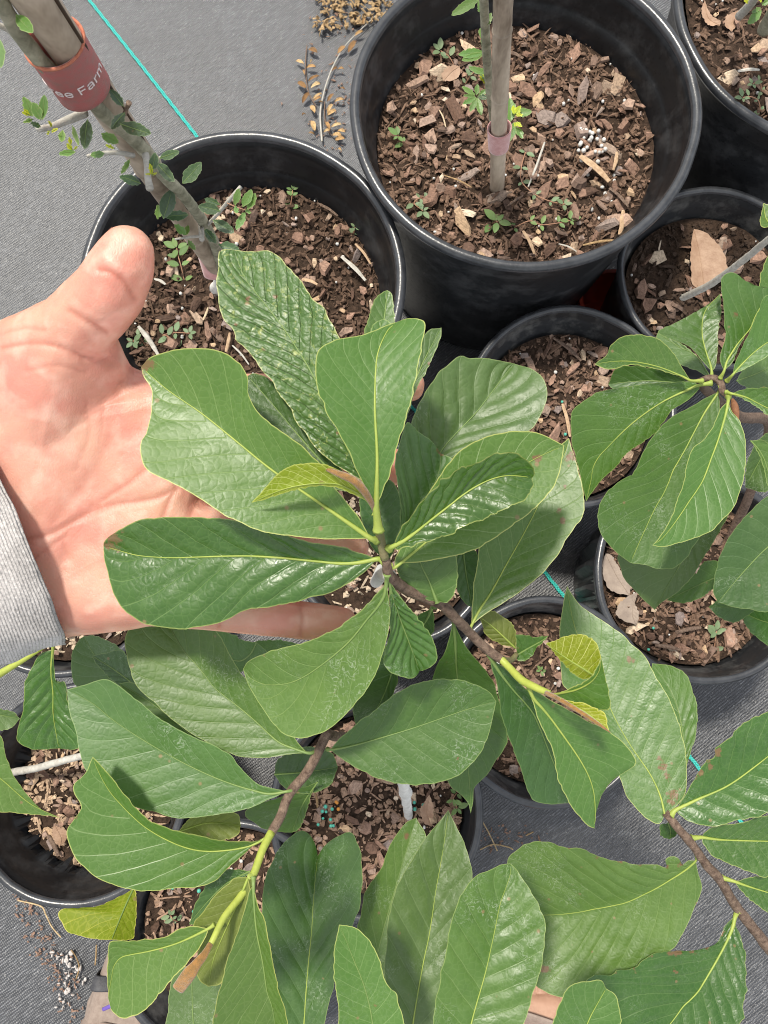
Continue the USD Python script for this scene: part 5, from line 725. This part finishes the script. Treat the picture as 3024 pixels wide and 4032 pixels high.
# dry compound leaf: rachises and fallen leaflets
tw = thing('dry_twig', 'long pale dry twig between the two large pots', 'twig')
S = [(1477, 63), (1372, 165), (1322, 240), (1290, 316), (1268, 396), (1261, 459), (1268, 557)]
obj('stem', tube([G(a, b, .009) for a, b in S], [.0008, .0010, .0012, .0014, .0015, .0017, .0018], 8, bump=.15), M['greywood'], tw, True)
tw = thing('dry_twig', 'thin dark leaf stalk left of the pale dry twig', 'twig')
obj('stem', tube([G(a, b, .006) for a, b in [(1208, 180), (1203, 260), (1210, 340), (1222, 380), (1245, 420)]], .0012, 6), M['bark'], tw, True)
tw = thing('dry_twig', 'thin dark leaf stalk right of the pale dry twig', 'twig')
obj('stem', tube([G(a, b, .006) for a, b in [(1278, 400), (1280, 470), (1295, 520), (1310, 535)]], .0012, 6), M['bark'], tw, True)
LF = [(1215,200,1250,212),(1165,245,1197,258),(1222,255,1230,243),(1208,272,1244,268),(1195,280,1200,300),(1215,325,1258,305),(1172,330,1206,352),(1225,350,1262,335),(1192,410,1217,372),(1232,395,1268,375),(1236,402,1265,390),(1225,420,1240,450),(1290,405,1315,375),(1318,405,1355,398),(1335,355,1360,358),(1308,285,1330,275),(1330,280,1355,278),(1290,450,1310,415),(1290,460,1325,440),(1283,485,1300,515),(1305,505,1345,495),(1275,525,1300,520),(1310,535,1345,540),(1320,555,1358,552),(1330,590,1345,600),(1230,480,1240,520),(1205,455,1190,460),(1372,210,1400,168),(1425,105,1440,78),(1330,215,1360,190),(1395,150,1430,130),(1240,535,1215,530),(1275,410,1255,410),(1330,520,1360,525)]
q = np.random.default_rng(21)
for a, b, c, d in LF:
    p0, p1 = G(a, b, .004), G(c, d, .008); L = np.linalg.norm(p1 - p0); u_ = (p1 - p0) / L; n_ = np.cross([0, 0, 1], u_); n_ /= np.linalg.norm(n_); w = L * q.uniform(.14, .24)
    V = []
    for s, wd, hz_ in ((0, .3, 0), (.25, .9, .003), (.6, 1, .004), (.9, .55, .002), (1, .1, 0)):
        for o in (-1, 0, 1): V.append(p0 + u_ * L * s + n_ * o * w * wd + np.array([0, 0, .002 + hz_ + (.0022 if o else 0) * q.uniform(.5, 1.5)]))
    o = obj('dry_leaflet', (np.array(V), grid_faces(5, 3)), M['litter'], None, True); lab = ('left of the thin dark leaf stalk' if a < 1212 and c < 1212 else 'between the dark leaf stalk and the pale dry twig' if max(a, c) < 1272 else 'close to the rim of the large upper pot' if min(a, c) > 1322 else 'just right of the pale dry twig'); tag(o, 'brown dry leaflet ' + lab, 'leaflet', 'fallen brown leaflets ' + lab)
ms = []
for a in range(420):
    px, py = 1230 + q.uniform(0, 330), q.uniform(-120, 150)
    if py > 60 + .25 * (1560 - px) or px < 1245 + 30 * math.sin(py * .05): continue
    v, f = chip(q.uniform(.006, .013), .12, q.choice([1, 1.3, 1.8]), q); ms.append((v @ rot(q, .5).T + G(px, py, .003 + q.uniform(0, .012)), f))
o = obj('dry_petal_litter', join(ms), M['straw'], None, False, kind='stuff'); tag(o, 'heap of straw coloured dry petals beside the large upper pot', 'plant litter')
ms = []
for a in range(150):
    px, py = 1230 + q.normal(110, 70), q.uniform(20, 600)
    v, f = chip(q.uniform(.002, .006), .2, q.choice([1, 2]), q); ms.append((v @ rot(q, .4).T + G(px, py, .004), f))
for a in range(160):
    px, py = 3560 - 0, 0
    t__ = q.uniform(0, 1); px = 80 + 230 * t__ + q.normal(0, 28); py = 3530 + 480 * t__ + q.normal(0, 30)
    v, f = chip(q.uniform(.002, .006), .2, q.choice([1, 2]), q); ms.append((v @ rot(q, .4).T + G(px, py, .004), f))
for a in range(50):
    px, py = 1960 + q.normal(0, 80), 3310 + q.normal(0, 40)
    v, f = chip(q.uniform(.002, .006), .2, q.choice([1, 2.2]), q); ms.append((v @ rot(q, .4).T + G(px, py, .004), f))
o = obj('ground_litter', join(ms), M['chip'], None, False, kind='stuff'); tag(o, 'crumbs of bark scattered over the ground cloth', 'plant litter')
ms = []
for a in range(60):
    c = [(225, 3760), (270, 3785), (265, 3900), (255, 3950), (262, 3850), (310, 3830)][a % 6]
    p = G(c[0] + q.normal(0, 16), c[1] + q.normal(0, 18), .005); ms.append((trimesh.creation.icosphere(1, q.uniform(.0007, .0026)).vertices * q.uniform(.4, 1.8, 3) + p, trimesh.creation.icosphere(1, 1).faces))
o = obj('white_lint', join(ms), M['lint'], None, True, kind='stuff'); tag(o, 'white fluff clumped on the cloth in the lower left', 'lint')
for S, lab in (([(70, 3545), (160, 3568), (180, 3600), (205, 3650), (240, 3690)], 'pale dead root creeping from under the lower left pot'), ([(280, 3740), (300, 3770), (312, 3810), (300, 3855)], 'short yellow dry root by the white fluff'), ([(380, 3720), (378, 3765), (375, 3800)], 'straight reddish dry stalk beside the sandal'),
    ([(1900, 3235), (1930, 3290), (1958, 3350)], 'dry yellow weed stalk on the cloth right of the white-trunk pot'), ([(1890, 3345), (1940, 3325), (2000, 3335), (2020, 3345)], 'dry weed stalk lying across another on the dark cloth'), ([(2070, 3290), (2100, 3275)], 'short reddish stick on the cloth above the notched leaf')):
    o = obj('dry_root', tube([G(a, b, .007) for a, b in S], .0011, 6, bump=.2), M['straw'], None, True); tag(o, lab, 'root')

# ---------------------------------------------------------------- the person: left hand, sleeve, feet
person = thing('person', 'open left hand in a grey sleeve reaching under the leaf whorl, sandalled feet below', 'person')
def ball(px, py, d, rpx):
    c = W(px, py, d); r = rpx * d / FPX
    return manifold3d.Manifold.sphere(r, 28).translate(tuple(c))
hull = lambda *n: manifold3d.Manifold.batch_hull([ball(*a) for a in n])
wr1, wr2, wr3 = (-260, 1850, .345, 150), (-120, 2250, .345, 170), (-420, 2050, .35, 180)
th0, thm, thi, tht = (100, 1470, .322, 215), (285, 1305, .300, 150), (425, 1152, .288, 140), (497, 1003, .283, 106)
thn = (170, 1700, .332, 270); hyp = (260, 2290, .336, 215); pc = (430, 1950, .338, 215)
im, mm_, rm, lm = (610, 1612, .324, 120), (690, 1815, .324, 115), (680, 2065, .325, 115), (610, 2340, .326, 128)
parts = [hull(wr1, wr2, wr3), hull(wr1, wr2, thn, hyp), hull(thn, hyp, pc), hull(hyp, pc, lm, rm), hull(pc, rm, mm_), hull(pc, mm_, im), hull(thn, pc, (480, 1640, .328, 150), im), hull(wr1, thn, th0), hull(thn, th0, thm), hull(th0, thm), hull(thm, (400, 1440, .322, 45), (470, 1560, .324, 95), thn), hull((400, 1440, .322, 45), (470, 1560, .324, 95), im), hull(thm, thi), hull(thi, (472, 1060, .284, 128)), hull((472, 1060, .284, 128), tht)]
fingers = [[im, (1020, 1562, .326, 90), (1360, 1553, .329, 80), (1604, 1522, .328, 68)], [mm_, (1100, 1835, .33, 92), (1420, 1845, .333, 82), (1615, 1838, .333, 70)], [rm, (1000, 2120, .329, 90), (1250, 2150, .331, 80), (1392, 2155, .331, 69)], [lm, (930, 2412, .327, 82), (1180, 2440, .328, 73), (1340, 2455, .328, 63)]]
for fg in fingers:
    for a, b in zip(fg[:-1], fg[1:]): parts.append(hull(a, b))
body = manifold3d.Manifold.batch_boolean(parts, manifold3d.OpType.Add).as_original().simplify(.0005).refine_to_length(.0028)
mm = body.to_mesh(); hm = trimesh.Trimesh(mm.vert_properties[:, :3], mm.tri_verts, process=True)
trimesh.smoothing.filter_taubin(hm, .5, .53, 30)
hm = hm.subdivide().subdivide() if len(hm.faces) < 40000 else hm.subdivide()
trimesh.smoothing.filter_taubin(hm, .5, .53, 6)
V = np.array(hm.vertices); Nn = np.array(hm.vertex_normals)
rel = V - CC; dz = rel @ CF; PX = 1512 + FPX * (rel @ CR) / dz; PY = 2016 - FPX * (rel @ CU) / dz
front = (Nn * (CC - V)).sum(1) / np.linalg.norm(CC - V, axis=1)
def segdist(S):
    S = np.array(smoothpath(S, 40)); best = np.full(len(PX), 1e9)
    for a, b in zip(S[:-1], S[1:]):
        ab = b - a; t = np.clip(((PX - a[0]) * ab[0] + (PY - a[1]) * ab[1]) / (ab @ ab), 0, 1); best = np.minimum(best, np.hypot(PX - a[0] - t * ab[0], PY - a[1] - t * ab[1]))
    return best
CREASE = [(pts(96,2124,199,2100,301,2046,386,2004,482,1980,603,1962,693,1925), 11, 1.0), (pts(350,2016,422,1956,518,1895,567,1853,640,1800), 9, .8), (pts(480,1500,452,1600,425,1720,375,1830,300,1940,210,2040), 22, .55),
  (pts(639,2034,669,1962,690,1920), 10, .9), (pts(747,2034,769,1974,790,1900), 10, .9), (pts(386,1059,440,1075,490,1115,530,1174), 11, 1.0), (pts(270,1225,330,1262,380,1290,416,1312), 11, .9), (pts(0,1367,110,1352,205,1361,332,1409), 9, .8), (pts(-10,1310,90,1290,170,1300), 8, .5), (pts(100,1460,220,1440,340,1470), 8, .4),
  (pts(865,2335,875,2400,860,2475), 10, .8), (pts(1180,2375,1188,2440,1182,2515), 10, .8), (pts(130,2200,200,2150,260,2110), 8, .5), (pts(60,2060,120,2140), 8, .5), (pts(270,2200,250,2120,300,2060), 7, .3), (pts(330,1560,350,1700,300,1850), 9, .3), (pts(410,1600,390,1750,330,1880), 9, .45)]
cr = np.zeros(len(V)); dep = np.zeros(len(V))
for S, w, a in CREASE:
    d = segdist(S); e = np.exp(-(d / w) ** 2) * a; cr = np.maximum(cr, e * np.clip(front * 2, 0, 1)); dep = np.maximum(dep, np.exp(-(d / (w * 1.6)) ** 2) * a * np.clip(front * 2, 0, 1))
lum = (meshkit.fbm(V * 90, 3, 4) - .5) * .0012 + (meshkit.fbm(V * 30, 2, 8) - .5) * .003
V = V + Nn * (lum - dep * .0007)[:, None]
tan = np.clip((.35 - front) * 1.2, 0, .85)
obj('hand', (V, hm.faces), M['skin'], person, True, {'leafa': np.stack([np.clip(cr, 0, 1), tan, 0 * tan], 1)})
# thumb nail seen edge-on at the left of the thumb tip
nc = [W(455, 905, .288), W(432, 945, .29), W(408, 985, .293)]
nv = np.array([p + np.array(o) for p, w_ in zip(nc, (.5, 1, .8)) for o in ((-.0006, .0002, .004 * w_), (-.0016, .0004, 0), (-.0006, -.0004, -.009 * w_))])
obj('thumb_nail', (nv, grid_faces(3, 3)), M['nail'], person, True)
def loft(rings, n=72):
    V, U = [], []; s = 0
    th = np.linspace(0, 2 * np.pi, n, endpoint=False)
    for k, (A, B, Fp) in enumerate(rings):
        c = (A + B) / 2
        if k: s += np.linalg.norm(c - pc_)
        pc_ = c; V.append(c + np.cos(th)[:, None] * (B - A) / 2 + np.sin(th)[:, None] * (Fp - c)); U.append(np.stack([0 * th + s * 240, th * 12, 0 * th], 1))
    V = np.array(V); k_ = len(V); i, j = np.meshgrid(np.arange(k_ - 1), np.arange(n), indexing='ij'); j2 = (j + 1) % n
    return V.reshape(-1, 3), np.stack([i * n + j, i * n + j2, (i + 1) * n + j2, (i + 1) * n + j], -1).reshape(-1, 4), np.array(U).reshape(-1, 3)
rg = []
for s in np.linspace(0, 1, 30):
    w_ = math.sin(s * 11) * 14 * min(1, s * 5)
    A = W(-140 - 800 * s, 1600 + 200 * s, .338 - .01 * s); B = W(246 - 760 * s, 2528 + 330 * s ** 1.2 + w_, .338 - .01 * s); Fp = W(92 - 900 * s, 2085 + 170 * s, .296 - .012 * s - w_ * .0001); rg.append((A, B, Fp))
inner = [((A * .97 + B * .03), (B * .97 + A * .03), Fp * .93 + (A + B) / 2 * .07) for A, B, Fp in rg[:10]][::-1]
v, f, u_ = loft(inner + rg); kk = meshkit.fbm(v * 60, 3, 2) - .5; ctr = W(-200, 2150, .338); dn = v - ctr; dn /= np.linalg.norm(dn, axis=1, keepdims=True)
obj('sleeve', (v + dn * kk[:, None] * .007, f), M['sleeve'], person, True, {'leafa': u_})
# feet in sandals on the ground behind the pots
def foot(heel, toe, mirror, closed=False):
    h_, t_ = G(*heel, 0), G(*toe, 0); u_ = (t_ - h_) / np.linalg.norm(t_ - h_); n_ = np.array([-u_[1], u_[0], 0]) * mirror
    at = lambda a, b, z: h_ + u_ * a + n_ * b + np.array([0, 0, z])
    sp = lambda a, b, z, r: manifold3d.Manifold.sphere(r, 24).translate(tuple(at(a, b, z))); H_ = lambda *x: manifold3d.Manifold.batch_hull(list(x))
    ps = [H_(sp(.03, 0, .055, .032), sp(.12, 0, .065, .034), sp(.05, 0, .12, .034)), H_(sp(.12, 0, .06, .034), sp(.185, .018, .045, .022), sp(.175, -.025, .042, .02))]
    for q_, (b, L, r) in enumerate(((.030, .252, .0125), (.011, .252, .009), (-.006, .244, .0085), (-.021, .233, .008), (-.034, .218, .0075))): ps.append(H_(sp(.18, b * .8, .042, r * 1.25), sp(L - .02, b, .036, r), sp(L, b, .033, r * .9)))
    bd = manifold3d.Manifold.batch_boolean(ps, manifold3d.OpType.Add).refine_to_length(.005).to_mesh(); fm = trimesh.Trimesh(bd.vert_properties[:, :3], bd.tri_verts, process=True); trimesh.smoothing.filter_taubin(fm, .5, .53, 12)
    fo = obj('foot', fm, M['footskin'], person, True, {'leafa': np.tile([0, .3, 0], (len(fm.vertices), 1))})
    sole = [H_(sp(.02, .0, .016, .014), sp(.26, .025, .016, .014), sp(.262, -.005, .016, .014), sp(.23, -.04, .016, .014), sp(.18, .045, .016, .014), sp(.06, .035, .016, .014), sp(.06, -.035, .016, .014), sp(.16, -.045, .016, .014))]
    obj('sandal_sole', sole[0].refine_to_length(.01), M['suede'], person, 40)
    for a, w_ in ((.165, .016), (.115, .014), (.222, .010)):
        obj('sandal_strap', tube([at(a, -.052, .02), at(a + .004, -.046, .06), at(a + .008, -.015, .093 - (a - .115) * .35), at(a + .008, .018, .096 - (a - .115) * .35), at(a + .004, .046, .06), at(a, .05, .02)], w_, 10, n=30, flat=.2), M['suede' if .15 < a < .2 else 'strap'], person, True)
    if closed:
        up = H_(sp(.17, .02, .045, .030), sp(.17, -.028, .043, .028), sp(.256, .024, .034, .020), sp(.258, .0, .033, .019), sp(.225, -.036, .033, .019))
        obj('sandal_upper', up.refine_to_length(.006), M['suede'], person, 50)
    return at
foot((380, 4480), (545, 3830), 1, True)
foot((2000, 4430), (2110, 3905), -1)
obj('toe_guard', tube([G(470, 3955, .09), G(440, 3960, .11), G(405, 3975, .10)], .0025, 8, flat=.5), M['purple'], person, True)
